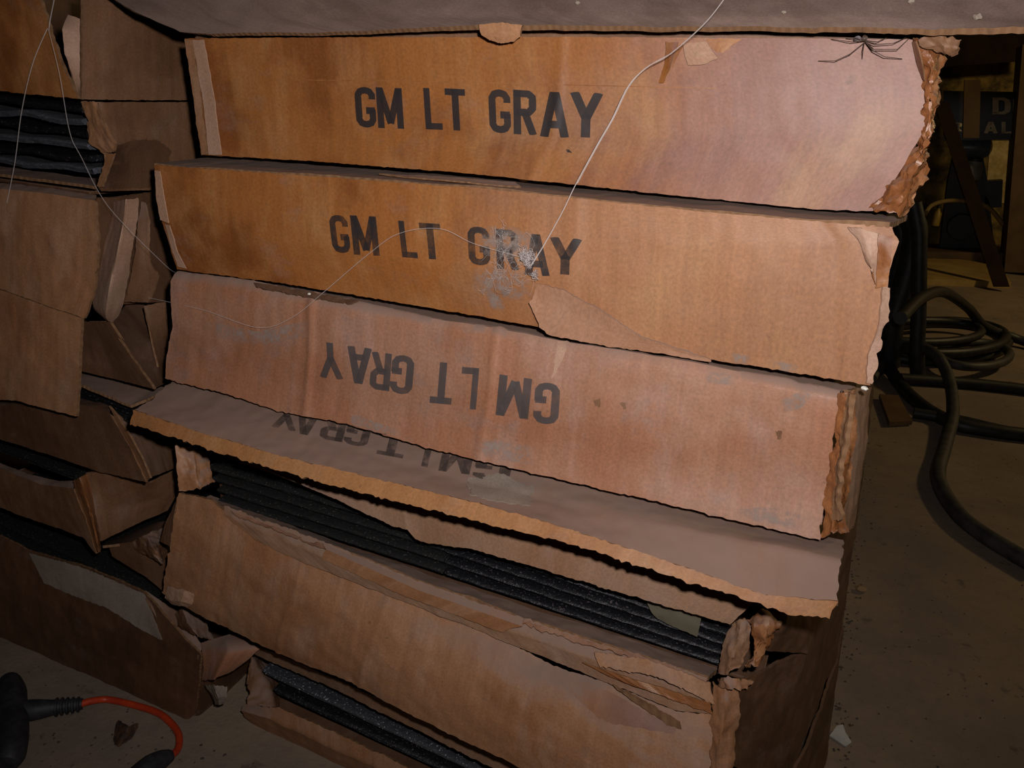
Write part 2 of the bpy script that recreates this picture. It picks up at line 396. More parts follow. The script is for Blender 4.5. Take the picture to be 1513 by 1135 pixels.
# lettering: stencilled strokes laid on the real surface of a sheet
def _glyph(ch):
    w, s = 0.5, 0.155
    if ch == 'G': return [[(.43, .70), (.43, .80), (.37, .89), (.25, .925), (.13, .89), (.075, .8), (.075, .2), (.13, .11), (.25, .075), (.37, .11), (.425, .2), (.425, .45)], [(.49, .42), (.26, .42)]]
    if ch == 'M': return [[(.09, 0), (.09, 1)], [(.59, 0), (.59, 1)], [(.10, .98), (.34, .12)], [(.58, .98), (.34, .12)]]
    if ch == 'L': return [[(.075, 0), (.075, 1)], [(0.01, .075), (.46, .075)]]
    if ch == 'T': return [[(.25, 0), (.25, 1)], [(0, .925), (.5, .925)]]
    if ch == 'R': return [[(.075, 0), (.075, 1)], [(.02, .925), (.32, .925), (.42, .85), (.42, .60), (.33, .50), (.06, .50)], [(.24, .52), (.43, 0)]]
    if ch == 'A': return [[(.07, 0), (.26, 1)], [(.47, 0), (.28, 1)], [(.13, .28), (.41, .28)]]
    if ch == 'Y': return [[(.05, 1), (.27, .42)], [(.49, 1), (.27, .42)], [(.27, 0), (.27, .5)]]
    if ch == 'D': return [[(.075, 0), (.075, 1)], [(.02, .925), (.28, .925), (.40, .82), (.42, .65), (.42, .35), (.40, .18), (.28, .075), (.02, .075)]]
    if ch == 'O': return [[(.25, .925), (.13, .89), (.075, .8), (.075, .2), (.13, .11), (.25, .075), (.37, .11), (.425, .2), (.425, .8), (.37, .89), (.25, .925)]]
GW = {'M': 0.68}
def letters(boxes, target, m, parent, lift=0.0004, name='stamped_letter', flip=False, surf=None):
    """boxes: (character, left, right, top, bottom, slant, slope) in photograph pixels, laid on the target's surface"""
    tree = BVH[target.name]
    for ch, x0, x1, y0, y1, sl, sp in boxes:
        vs = []; fs = []
        gw = GW.get(ch, 0.5)
        for path in _glyph(ch):
            q = []
            for a, b in zip(path, path[1:]):
                k = max(1, int(math.dist(a, b)/0.06)); q += [(a[0]+(b[0]-a[0])*i/k, a[1]+(b[1]-a[1])*i/k) for i in range(k)]
            q.append(path[-1]); n = len(q); hw = 0.084; prev = None
            for i, (x, y) in enumerate(q):
                a = q[max(i-1, 0)]; b = q[min(i+1, n-1)]; dx, dy = b[0]-a[0], b[1]-a[1]; l = math.hypot(dx, dy) or 1
                nx, ny = -dy/l*hw, dx/l*hw; ids = []
                for s in (1, 0.33, -0.33, -1):
                    gx = (x+nx*s)/gw; gy = min(max(y+ny*s, 0), 1)
                    if flip: gx, gy = 1-gx, 1-gy
                    px = x0 + gx*(x1-x0) + (1-gy)*sl; py = y0 + (1-gy)*(y1-y0) + gx*sp
                    d = ray(px, py).normalized(); h = tree.ray_cast(EYE, d)
                    if h[0] is None: ids.append(None); continue
                    nn = h[1] if h[1].dot(d) < 0 else -h[1]
                    ids.append(len(vs)); vs.append(h[0] + nn*lift)
                if prev:
                    for k in range(3):
                        f = (prev[k], prev[k+1], ids[k+1], ids[k])
                        if None not in f: fs.append(f)
                prev = ids
        if fs: me = bpy.data.meshes.new(name); me.from_pydata([tuple(v) for v in vs], [], fs); finish(me, [m], 180); link(name, me, parent)
def patch(name, top, bot, target, m, parent, lift=0.0005, thick=0.0004, res=0.003, rag=0.001, edge=None):
    """a thin scrap of paper or stain that follows the surface of a sheet between two photograph lines"""
    tree = BVH[target.name]
    def drop(p):
        d = ray(*p).normalized(); h = tree.ray_cast(EYE, d)
        if h[0] is None: h = tree.find_nearest(P(p[0], p[1]))
        n = h[1] if h[1].dot(d) < 0 else -h[1]
        return h[0] + n*lift
    n = 14; rows = []
    res2 = lambda poly: [Vector((a.x, a.y)) for a in resample([Vector((x, y, 0)) for x, y in poly], n)[0]]
    a, b = res2(top), res2(bot)
    for k in range(7): rows.append([drop(p.lerp(q, k/6)) for p, q in zip(a, b)])
    return sheet(name, rows, parent, m, edge or m, thick, res, 0.0002, 60, (rag,)*4)

# ------------------------------------------------------------------ the setting
def floor_mat():
    m, nt, b = mat('dirty_concrete')
    tc = N(nt, 'ShaderNodeTexCoord').outputs['Object']
    a = noise_t(nt, tc, 4, 6, 0.65); c = noise_t(nt, tc, 60, 5, 0.7); d = noise_t(nt, tc, 22, 4, 0.6)
    col = mix(nt, ramp(nt, a, 0.35, 0.65), (0.20, 0.155, 0.125), (0.27, 0.205, 0.145))
    col = mix(nt, mul(nt, ramp(nt, c, 0.5, 0.75), 0.4), col, (0.13, 0.10, 0.085))
    col = mix(nt, mul(nt, ramp(nt, d, 0.62, 0.70), 0.6), col, (0.09, 0.06, 0.045))
    L(nt, col, b.inputs['Base Color']); b.inputs['Roughness'].default_value = 0.85; b.inputs['Specular IOR Level'].default_value = 0.25
    bp = N(nt, 'ShaderNodeBump'); bp.inputs['Strength'].default_value = 0.5; bp.inputs['Distance'].default_value = 0.003
    L(nt, c, bp.inputs['Height']); L(nt, bp.outputs[0], b.inputs['Normal'])
    return m
o = slabs('floor', [((-3.2, -2.0, -0.08), (3.2, 6.0, 0))], floor_mat(), bev=0); o['kind'] = 'structure'
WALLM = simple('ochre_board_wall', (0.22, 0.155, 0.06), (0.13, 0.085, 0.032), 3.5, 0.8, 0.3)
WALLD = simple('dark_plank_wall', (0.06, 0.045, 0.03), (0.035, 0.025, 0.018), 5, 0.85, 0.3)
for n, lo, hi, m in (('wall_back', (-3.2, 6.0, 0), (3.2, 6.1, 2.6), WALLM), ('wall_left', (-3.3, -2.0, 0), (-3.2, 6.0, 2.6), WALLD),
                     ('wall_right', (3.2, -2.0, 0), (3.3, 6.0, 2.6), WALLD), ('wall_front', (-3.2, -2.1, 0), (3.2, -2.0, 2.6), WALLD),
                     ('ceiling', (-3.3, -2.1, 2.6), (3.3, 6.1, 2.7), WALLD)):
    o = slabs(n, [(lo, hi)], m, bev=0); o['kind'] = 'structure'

# ------------------------------------------------------------------ right stack
BK = 1.55                    # how far back the cartons reach, in S
# --- carton A, upright stamp
A = thing('cardboard_box', 'amber cardboard box with clear upright stamp, topmost of right stack, spider on it', 'box', W(-.47, .7, -.115), 'stamped cardboard boxes in the right stack')
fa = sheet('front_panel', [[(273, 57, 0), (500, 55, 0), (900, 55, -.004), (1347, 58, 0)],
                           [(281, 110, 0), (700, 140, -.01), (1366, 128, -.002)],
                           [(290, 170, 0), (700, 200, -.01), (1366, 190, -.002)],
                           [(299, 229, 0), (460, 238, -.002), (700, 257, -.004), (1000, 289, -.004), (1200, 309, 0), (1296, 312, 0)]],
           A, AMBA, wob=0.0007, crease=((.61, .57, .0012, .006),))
sheet('cut_end', [[(272, 58, -.003), (284, 59, -.006)], [(285, 140, -.003), (295, 140, -.006)], [(297, 229, -.003), (306, 228, -.006)]], A, TAN, EDGE, .0012, .0024, .0008, 40, (.0005, .0005, .0012, .0008))
sheet('peel_strip', [[(284, 59, -.007), (301, 59, -.008)], [(300, 150, -.007), (317, 150, -.009)], [(308, 229, -.007), (327, 229, -.009)]], A, PEEL, PEEL, 0.0008, 0.003, 0.0004, label='lighter folded paper strip down the left end')
sheet('torn_corner', [[(1338, 60, .006), (1366, 58, -.012), (1402, 58, .012)], [(1354, 100, .006), (1377, 100, -.016), (1393, 98, .012)],
                      [(1356, 150, .006), (1375, 150, -.013), (1385, 150, .012)], [(1352, 205, .006), (1371, 205, -.016), (1373, 210, .012)],
                      [(1328, 244, .006), (1352, 250, -.018), (1366, 250, .008)], [(1298, 284, .006), (1335, 285, -.022), (1358, 292, .006)],
                      [(1278, 308, .004), (1318, 312, -.010), (1340, 318, .004)]], A, TORN, thick=0.0012, res=0.0018, wob=0.0042, wf=90, rag=(.002, .003, .002, .003), smooth=True, label='torn and crumpled amber paper at the right corner')
sheet('torn_scrap', [[(1358, 56, -.02), (1390, 52, -.03), (1420, 58, -.02)], [(1368, 70, -.024), (1392, 68, -.028), (1419, 72, -.02)], [(1388, 80, -.018), (1400, 84, -.018), (1410, 86, -.015)]], A, BROWN, thick=.0012, res=.0014, wob=.0018, wf=110, rag=(.002,.004,.003,.004), label='pale ragged scrap at the top right corner')
sheet('corner_fold', [[(1347, 62, -.009), (1352, 62, -.020)], [(1352, 90, -.008), (1361, 92, -.026)], [(1363, 118, -.006), (1366, 119, -.010)]], A, TORN, thick=.0008, res=.002, wob=.001, label='sharp diagonal paper fold')
for top, bot in (([(1001, 66), (1009, 66)], [(990, 98), (994, 100)]), ([(986, 98), (993, 98)], [(978, 121), (983, 123)])):
    patch('tear', top, bot, fa, ORANGE, A, lift=.0002, res=.0016, rag=.001)
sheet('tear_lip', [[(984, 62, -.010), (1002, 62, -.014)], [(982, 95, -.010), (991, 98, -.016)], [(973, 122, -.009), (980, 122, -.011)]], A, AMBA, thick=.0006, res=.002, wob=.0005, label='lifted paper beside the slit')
patch('tear', [(1042, 58), (1065, 57), (1096, 58)], [(1046, 68), (1066, 80), (1074, 74)], fa, ORANGE, A, lift=.0002, res=.0016, rag=.0015)
sheet('tear_lip', [[(1010, 64, -.010), (1030, 62, -.011), (1046, 62, -.012)], [(1012, 84, -.010), (1034, 82, -.014), (1052, 76, -.014)], [(1016, 96, -.009), (1036, 96, -.010), (1062, 86, -.010)]], A, PEEL, thick=.0006, res=.002, wob=.0008, label='lifted scuffed paper')
patch('dust_smear', [(1258, 108), (1270, 112)], [(1247, 126), (1258, 128)], fa, SMEAR, A)
slabs('tuck_flap', [(P(330, 57, .02)+Vector((0, 0, -.004)), P(1340, 60, .06)+Vector((0, 0, -.001)))], BROWN, A)
carton_shell(A, -.975, .026, .012, BK, -.098, .058, ('top_panel', 'bottom_panel', 'left_panel', 'right_panel', 'back_panel'), DARK)
SL, ST = 4.5, 1.6
letters([('G', 524, 553, 128, 188, 4, 1), ('M', 555, 594, 129, 189, 4, 1.5), ('L', 626, 653, 130, 191, 4, 1), ('T', 657, 687, 130.5, 192, 3.5, 1.5),
         ('G', 722, 753, 131.5, 196, 2.5, 1.5), ('R', 759, 792, 132.5, 198, 1, 2), ('A', 799, 837, 135, 202, 0, 1.5), ('Y', 845, 886, 135.5, 202, -2, 2)], fa, INK, A)
patch('score_line', [(430, 117.5), (600, 119), (800, 124), (1058, 130)], [(430, 118.8), (600, 120.3), (800, 125.3), (1058, 131.3)], fa, ORANGE, A, .0002, .0001, .004, .0001)
patch('ink_spot', [(836, 220), (842, 221)], [(838, 226), (846, 226)], fa, INK, A, res=.001)

# --- carton B
Bx = thing('cardboard_box', 'cardboard box second from top of right stack, web clump over its upright stamp', 'box', W(-.5, .7, -.285), 'stamped cardboard boxes in the right stack')
YB = -.05
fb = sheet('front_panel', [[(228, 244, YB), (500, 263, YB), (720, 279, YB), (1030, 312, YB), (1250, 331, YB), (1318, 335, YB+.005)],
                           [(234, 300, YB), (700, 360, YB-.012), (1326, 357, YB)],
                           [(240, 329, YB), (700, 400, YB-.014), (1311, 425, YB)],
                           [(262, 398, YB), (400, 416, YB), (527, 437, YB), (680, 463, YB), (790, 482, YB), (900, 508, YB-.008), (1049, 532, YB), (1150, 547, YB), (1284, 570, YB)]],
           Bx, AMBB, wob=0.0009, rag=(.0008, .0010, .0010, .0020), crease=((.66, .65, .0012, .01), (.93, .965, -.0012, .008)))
sheet('top_panel', [[(310, 232, .06), (700, 262, .06), (1190, 307, .06), (1340, 318, .06)], [(228, 241.5, YB+.002), (500, 260.5, YB+.002), (720, 276.5, YB+.002), (1030, 309.5, YB+.002), (1315, 331, YB+.004)]], Bx, DUSTY, wob=.0012, rag=(0, .0012, .001, .001))
sheet('torn_lip', [[(560, 256, -.02), (660, 262, -.02), (760, 268, -.02)], [(620, 264, -.034), (690, 269, -.036), (770, 276, -.034)]], Bx, DUSTY, thick=.0012, res=.002, wob=.001, rag=(.001, .002, .001, .001))
sheet('peel_strip', [[(229, 252, YB-.006), (236, 253, YB-.007)], [(231, 292, YB-.007), (243, 294, YB-.008)], [(237, 325, YB-.007), (249, 330, YB-.008)]], Bx, PEEL, PEEL, .0008, .002, .0005, label='lighter peeled strip on the left end')
sheet('peel_strip', [[(244, 332, YB-.004), (250, 333, YB-.006)], [(254, 370, YB-.004), (262, 373, YB-.006)], [(263, 394, YB-.004), (275, 397, YB-.006)]], Bx, PEEL, PEEL, .0008, .002, .0005)
sheet('peeled_flap', [[(790, 418, YB-.013), (831, 428, YB-.020), (884, 457, YB-.022), (950, 499, YB-.016), (1020, 522, YB-.010), (1049, 531, YB-.006)],
                      [(788, 440, YB-.016), (840, 460, YB-.017), (900, 484, YB-.016), (960, 510, YB-.013), (1049, 533, YB-.006)],
                      [(782, 447, YB-.020), (797, 484, YB-.019), (808, 494, YB-.017), (900, 512, YB-.014), (990, 525, YB-.010), (1049, 535, YB-.006)]], Bx, PEELB, PEEL, .0012, .0025, .0007, 40, (.001, .0012, .0015, .001), label='peeled triangle of outer paper folded over along the bottom edge')
sheet('corner_tear', [[(1253, 336, YB-.004), (1272, 338, YB-.012), (1296, 345, YB-.008)], [(1272, 365, YB-.006), (1287, 385, YB-.012), (1297, 380, YB-.006)], [(1283, 390, YB-.006), (1290, 400, YB-.010), (1294, 420, YB-.006)]], Bx, PEEL, TORN, .0008, .002, .0012, 50, label='folded paper triangle in the upper right corner')
sheet('corner_tear', [[(1298, 346, YB-.004), (1319, 350, YB-.004)], [(1296, 380, YB-.010), (1317, 385, YB-.006)], [(1294, 425, YB-.006), (1310, 422, YB-.004)]], Bx, ORANGE, TORN, .001, .002, .0015, 50, label='amber torn paper in the upper right corner')
sheet('side_fray', [[(1304, 424, YB-.007), (1317, 426, YB-.002)], [(1301, 470, YB-.007), (1312, 474, YB-.002)], [(1292, 500, YB-.006), (1305, 500, YB-.002)], [(1282, 530, YB-.005), (1295, 531, YB-.002)], [(1279, 566, YB-.004), (1290, 568, YB-.001)]], Bx, PEEL, PEEL, .0015, .002, .001, 60, (.001, .001, .001, .003), label='pale frayed paper edge')
carton_shell(Bx, -1.0, .022, YB+.012, BK, -.284, -.128, ('left_panel', 'right_panel', 'bottom_panel', 'back_panel'))
letters([('G', 486, 512, 317, 373, 7, 1.5), ('M', 517, 556, 318, 376, 6, 2), ('L', 589, 614, 326, 380, 6, 2), ('T', 619, 650, 329, 382, 5, 2),
         ('G', 691, 722, 334, 391, 3, 2), ('R', 733, 765, 338, 397, 2, 3), ('A', 774, 807, 345, 406, 2, 2), ('Y', 815, 855, 350, 404, -2, 3)], fb, INK2, Bx)

for t_, b_ in (([(690, 398), (740, 392), (780, 402)], [(700, 432), (740, 446), (792, 438)]), ([(716, 424), (752, 428)], [(724, 458), (748, 462)]), ([(1080, 520), (1110, 524)], [(1080, 538), (1110, 544)]), ([(1140, 530), (1180, 536)], [(1140, 548), (1178, 554)]), ([(700, 336), (760, 332), (800, 350)], [(700, 372), (760, 390), (800, 396)])):
    patch('dust_smear', t_, b_, fb, SMEAR, Bx, .0007, .0001)
# --- carton C, stamp upside down
Cx = thing('cardboard_box', 'dusty cardboard box in right stack, its faded stamp upside down', 'box', W(-.5, .7, -.475), 'stamped cardboard boxes in the right stack')
YC = -.06
fc = sheet('front_panel', [[(262, 401, YC+.012), (378, 415, YC+.012), (527, 445, YC+.012), (680, 475, YC+.010), (831, 502, YC+.010), (1049, 538, YC+.010), (1244, 577, YC+.010)],
                           [(253, 416, YC), (378, 436, YC), (527, 462, YC), (680, 488, YC), (831, 515, YC), (1049, 552, YC), (1240, 590, YC)],
                           [(254, 478, YC-.006), (520, 530, YC-.010), (900, 610, YC-.012), (1232, 655, YC-.004)],
                           [(247, 520, YC-.004), (510, 588, YC-.010), (900, 680, YC-.014), (1220, 730, YC-.004)],
                           [(243, 559, YC-.014), (266, 566, YC-.014), (329, 580, YC-.016), (411, 608, YC-.018), (510, 626, YC-.020), (610, 656, YC-.022), (680, 674, YC-.022), (900, 726, YC-.024), (983, 744, YC-.024), (1098, 772, YC-.022), (1211, 798, YC-.018)]],
           Cx, PINK, wob=0.0014, rag=(.0008, .0014, .0012, .0014), crease=((.27, .28, .0022, .006), (.57, .565, .0018, .006), (.955, .94, -.0016, .008)), smooth=True)
sheet('torn_slot', [[(375, 417, YC+.008), (450, 430, YC+.006), (530, 445, YC+.008)], [(378, 423, YC-.001), (455, 439, YC-.002), (520, 449, YC-.001)]], Cx, DARK, DARK, .001, .002, .001, 60, (.001, .002, .001, .001), label='dark ragged slot torn along the top edge')
patch('peeled_patch', [(824, 506), (836, 505), (842, 506)], [(815, 560), (818, 556), (822, 552)], fc, PEEL, Cx, res=.002, rag=.0015)
sheet('corner_layer', [[(1238, 582, YC-.004), (1252, 580, YC-.014), (1262, 576, YC+.010)], [(1232, 650, YC-.004), (1247, 640, YC-.016), (1264, 640, YC+.008)], [(1222, 700, YC-.004), (1240, 700, YC-.018), (1258, 700, YC+.006)], [(1216, 750, YC-.006), (1234, 750, YC-.016), (1252, 750, YC+.006)], [(1212, 794, YC-.012), (1228, 788, YC-.020), (1250, 788, YC+.004)]], Cx, TORN, thick=.001, res=.002, wob=.003, wf=70, rag=(.002, .004, .001, .002), smooth=True, label='crushed torn layers of the right corner')
sheet('corner_layer', [[(1250, 582, YC-.012), (1258, 584, YC-.020)], [(1240, 655, YC-.014), (1251, 640, YC-.028)], [(1236, 690, YC-.016), (1240, 690, YC-.026)], [(1226, 770, YC-.014), (1238, 770, YC-.024)]], Cx, EDGE, EDGE, .003, .002, .002, 70, (.002,)*4, label='ribbed edge of torn corrugated board')
sheet('right_panel', [[(1254, 577, YC+.006), (1270, 574, YC+.04), (1288, 572, YC+.1)], [(1254, 640, YC+.006), (1270, 640, YC+.04), (1284, 640, YC+.1)], [(1244, 788, YC+.006), (1254, 784, YC+.04), (1264, 776, YC+.1)]], Cx, DUSTY, thick=.003, wob=.002, wf=20, rag=(.001, .003, .001, .001))
carton_shell(Cx, -1.0, .018, YC+.025, BK, -.470, -.300, ('top_panel', 'left_panel', 'bottom_panel', 'back_panel'), DUSTY)
letters([('G', 792, 828, 564, 625, -4, 3), ('M', 738, 787, 553, 613, -6, 7), ('L', 681, 708, 542, 603, -5, 2), ('T', 640, 672, 534, 595, -5, 3),
         ('G', 581, 613, 523, 580, -5, 4), ('R', 550, 579, 519, 574, -4, 4), ('A', 517, 549, 511, 565, -2, 4), ('Y', 474, 503, 505, 558, 3, 3)], fc, INK3, Cx, flip=True)
for t_, b_ in (([(1150, 592), (1180, 580), (1212, 566)], [(1146, 614), (1182, 604), (1206, 584)]), ([(1040, 548), (1090, 552)], [(1044, 568), (1086, 568)]), ([(1080, 752), (1150, 750), (1200, 760)], [(1090, 768), (1150, 776), (1196, 790)]),
               ([(290, 470), (380, 490), (470, 470)], [(300, 500), (390, 510), (480, 492)]), ([(520, 610), (600, 640)], [(520, 628), (600, 656)]), ([(690, 640), (800, 660)], [(690, 672), (800, 690)])):
    patch('dust_smear', t_, b_, fc, SMEAR, Cx, .0003, .0001)
for px, py in ((878, 596), (918, 600), (1145, 644), (1200, 570)): patch('stain_spot', [(px, py-5), (px+8, py-6)], [(px+2, py+5), (px+9, py+6)], fc, BROWN, Cx, .0003, .0001, .001, .002)

# --- carton D, open front with mats, its dusty flap standing out
D1 = thing('open_cardboard_box', 'open cardboard box in right stack with dusty flap jutting out above black mats', 'box', W(-.5, .7, -.74), 'opened cardboard boxes holding black mats')
lid = sheet('lid_flap', [[(262, 556, -.03), (510, 615, -.03), (900, 715, -.03), (1246, 797, -.02)],
                         [(226, 588, -.10), (470, 652, -.10), (820, 745, -.10), (1243, 826, -.10)],
                         [(197, 606, -.145), (296, 639, -.150), (411, 673, -.150), (676, 736, -.155), (809, 772, -.155), (967, 823, -.155), (1126, 878, -.155), (1237, 890, -.15)]],
            D1, DUSTY, wob=.0016, rag=(0, .0012, .003, .0022), thick=.0036, label='dusty flap with ghosted upside-down stamp')
sheet('flap_lip', [[(197, 606, -.146), (296, 639, -.151), (411, 673, -.151), (676, 736, -.156), (809, 772, -.156), (967, 823, -.156), (1126, 878, -.156), (1237, 890, -.151)],
                   [(192, 627, -.152), (223, 635, -.156), (279, 655, -.160), (368, 682, -.160), (477, 714, -.165), (650, 757, -.165), (848, 805, -.165), (987, 851, -.165), (1094, 883, -.163), (1169, 909, -.160), (1226, 914, -.155)]], lid, LIP, wob=.001, rag=(.0012, .0020, .002, .002), thick=.0034, res=.0026, label='bare amber strip bent down along the front edge')
letters([('G', 706, 758, 676, 708, -8, 5), ('M', 655, 702, 662, 696, -8, 6), ('L', 612, 640, 648, 685, -9, 6), ('T', 565, 604, 636, 671, -9, 7), ('G', 516, 550, 622, 656, -9, 6), ('R', 480, 514, 614, 648, -9, 6), ('A', 444, 474, 604, 640, -9, 6), ('Y', 414, 444, 596, 632, -9, 6)], lid, INK4, D1, flip=True)
patch('peeled_patch', [(690, 708), (740, 700), (790, 722)], [(694, 732), (735, 742), (782, 748)], lid, PALE, D1, res=.002, rag=.003)
sheet('inner_flap', [[(300, 655, -.03), (600, 715, -.03), (800, 775, -.03), (1120, 885, -.03)], [(340, 672, -.045), (497, 738, -.05), (580, 778, -.05), (602, 783, -.05), (612, 796, -.05), (623, 802, -.05), (696, 811, -.05), (848, 855, -.05), (955, 887, -.05), (1078, 923, -.045)]], D1, DUSTY, wob=.0016, rag=(0, .0012, .001, .001), thick=.003)
sheet('torn_left_wall', [[(258, 658, -.04), (285, 662, -.02), (303, 668, .01)], [(262, 700, -.05), (290, 700, -.035), (312, 694, .0)], [(264, 727, -.05), (296, 722, -.04), (318, 712, .0)]], D1, TAN, thick=.002, res=.002, wob=.003, wf=40, rag=(.002, .002, .001, .003), smooth=True)
sheet('torn_right_wall', [[(1080, 922, -.02), (1095, 914, -.03), (1112, 918, -.02)], [(1070, 955, -.03), (1088, 950, -.045), (1108, 950, -.03)], [(1058, 995, -.04), (1074, 998, -.055), (1096, 985, -.04)]], D1, DUSTY, thick=.0015, res=.002, wob=.003, wf=60, rag=(.002,)*4, smooth=True)
sheet('torn_right_wall', [[(1102, 914, -.03), (1125, 904, -.03), (1160, 920, -.02)], [(1110, 925, -.045), (1136, 922, -.05), (1152, 930, -.03)], [(1115, 955, -.045), (1130, 950, -.055), (1140, 945, -.03)], [(1100, 985, -.05), (1112, 985, -.06), (1122, 975, -.04)]], D1, TORN, thick=.0015, res=.002, wob=.004, wf=60, rag=(.003,)*4, smooth=True)
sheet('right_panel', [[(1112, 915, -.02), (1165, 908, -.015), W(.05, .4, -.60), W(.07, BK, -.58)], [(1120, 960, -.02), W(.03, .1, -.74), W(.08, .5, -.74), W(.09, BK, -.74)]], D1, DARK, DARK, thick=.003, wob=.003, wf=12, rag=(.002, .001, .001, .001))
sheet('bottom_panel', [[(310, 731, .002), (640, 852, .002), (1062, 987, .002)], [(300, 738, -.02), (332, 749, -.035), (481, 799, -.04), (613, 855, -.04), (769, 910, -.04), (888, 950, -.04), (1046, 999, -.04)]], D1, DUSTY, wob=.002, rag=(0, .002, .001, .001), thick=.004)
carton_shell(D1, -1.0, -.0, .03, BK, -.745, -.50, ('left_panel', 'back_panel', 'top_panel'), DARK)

def mat_sheet(label, tl, tr, yf, thick, m, back=.55, group=None, wob=.0007, wf=25, rag=.0012, mid=None, rf=60):
    a, b = P(tl[0], tl[1], yf), P(tr[0], tr[1], yf)
    row = [a, b] if mid is None else [a] + [P(x, y, yf) for x, y in mid] + [b]
    off = Vector((0, back*S, 0.0))
    o = sheet('rubber_mat', [[p+off for p in row], [p + Vector((0, .006, .0004)) for p in row], [p + Vector((0, .0012, -.0004)) for p in row], [p + Vector((0, 0, -.0018)) for p in row]], None, m, m, thick, .005, wob, wf, (0, rag, .0008, .0008), rf=rf)
    return tag(o, label, 'mat', group)
ORD = ['topmost', 'second', 'third', 'fourth', 'fifth', 'sixth', 'seventh']
for i in range(5):
    dx = (0, 4, 10, 18, 20)[i]; yf = (.012, .004, .0, -.006, -.008)[i]
    mat_sheet('%s dull black mat from top of left pile under jutting dusty flap' % ORD[i].capitalize(), (302+dx, 674+i*14.2+dx*.33), (655, 777+i*16.8), yf, .0048, RUB, group='dull black mats in the open carton')
for i in range(5):
    yf = (.012, .004, .0, -.003, -.006)[i]
    mat_sheet('%s shiny black mat from top of right pile under jutting dusty flap' % ORD[i].capitalize(), (657, 779+i*16.6), ((1080, 1077, 1072, 1066, 1062)[i], 922+i*14), yf, .0048, RUBS, group='shiny black mats in the open carton', wob=.0012)
TAPE, nt, b = mat('yellowed_clear_tape'); b.inputs['Base Color'].default_value = (.17, .15, .105, 1); b.inputs['Roughness'].default_value = .25
b.inputs['Alpha'].default_value = .62
o = sheet('tape_strip', [[(953, 886, -.008), (995, 896, -.010), (1036, 910, -.009)], [(962, 905, -.013), (1000, 918, -.015), (1034, 926, -.013)], [(972, 915, -.013), (1000, 928, -.015), (1030, 941, -.013)]], None, TAPE, TAPE, .0006, .002, .0008, 60)
tag(o, 'strip of yellowed clear tape stuck across right pile of shiny black mats', 'tape')

# --- carton E, torn front panel under the mats
E1 = thing('cardboard_box', 'tan cardboard box without a stamp below the open mats, torn along its top', 'box', W(-.5, .6, -.95))
fe = sheet('front_panel', [[(264, 728, -.045), (309, 738, -.048), (378, 795, -.05), (438, 825, -.05), (530, 861, -.05), (696, 927, -.05), (769, 958, -.05), (817, 984, -.05), (896, 1009, -.055), (1000, 1052, -.06), (1058, 1056, -.06)],
                           [(256, 780, -.055), (520, 915, -.07), (800, 1030, -.08), (1050, 1110, -.08)],
                           [(243, 850, -.055), (380, 915, -.065), (540, 985, -.08), (780, 1095, -.10), (1045, 1190, -.11)],
                           [(239, 876, -.05), (262, 892, -.052), (320, 922, -.055), (385, 953, -.06), (524, 1013, -.075), (650, 1078, -.09), (761, 1131, -.10), (1040, 1270, -.12)]],
           E1, TAN, wob=.0022, rag=(.0014, .0012, .003, .002), smooth=True, crease=((.29, .27, .0015, .004), (.46, .44, .0012, .004)))
sheet('layered_top', [[(332, 747, -.042), (481, 801, -.043), (613, 857, -.043), (769, 912, -.043), (888, 952, -.043), (1046, 1001, -.043)], [(330, 760, -.050), (470, 820, -.056), (610, 880, -.058), (769, 938, -.058), (880, 975, -.060), (1040, 1030, -.055)], [(378, 797, -.053), (438, 827, -.056), (530, 863, -.058), (696, 928, -.058), (769, 958, -.058), (896, 1008, -.062), (1000, 1050, -.065), (1050, 1056, -.06)]], E1, DUSTY, thick=.0012, res=.003, wob=.0015, wf=30, rag=(.002, .001, .001, .001))
sheet('torn_layer', [[(478, 803, -.052), (620, 862, -.053), (775, 915, -.053)], [(482, 812, -.060), (620, 873, -.064), (770, 925, -.062)], [(474, 826, -.060), (600, 882, -.064), (740, 934, -.062)]], E1, TAN, thick=.001, res=.003, wob=.001, rag=(.0015, .0015, .002, .002))
sheet('torn_layer', [[(340, 754, -.045), (480, 806, -.047), (620, 866, -.047), (800, 925, -.047), (1000, 985, -.047)], [(344, 759, -.050), (480, 812, -.053), (620, 872, -.053), (800, 932, -.053), (1000, 993, -.053)]], E1, TORN, thick=.001, res=.0025, wob=.002, wf=50, rag=(.003, .003, .001, .001))
sheet('torn_layer', [[(880, 965, -.064), (960, 975, -.066), (1050, 1010, -.062)], [(885, 985, -.072), (970, 1000, -.075), (1055, 1040, -.066)]], E1, TAN, TORN, thick=.001, res=.002, wob=.0012, rag=(.002, .002, .002, .002))
sheet('torn_layer', [[(862, 980, -.068), (940, 1005, -.072), (1050, 1040, -.066)], [(900, 1000, -.070), (960, 1022, -.074), (1052, 1056, -.066)]], E1, TORN, thick=.001, res=.002, wob=.0014, rag=(.002,)*4)
sheet('exposed_flutes', [[(905, 1012, -.073), (960, 1040, -.074), (1006, 1068, -.072)], [(910, 1018, -.073), (958, 1052, -.074), (1008, 1084, -.072)]], E1, EDGE, EDGE, .001, .002, .0008, 60, (.002,)*4, label='exposed corrugated flutes')
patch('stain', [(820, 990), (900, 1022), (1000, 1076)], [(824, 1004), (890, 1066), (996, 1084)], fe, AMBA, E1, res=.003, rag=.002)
sheet('torn_corner', [[(1058, 1004, -.05), (1075, 1000, -.065), (1112, 1008, -.05)], [(1062, 1014, -.06), (1080, 1020, -.075), (1108, 1018, -.05)]], E1, TAN, thick=.0012, res=.002, wob=.003, wf=60, rag=(.003,)*4)
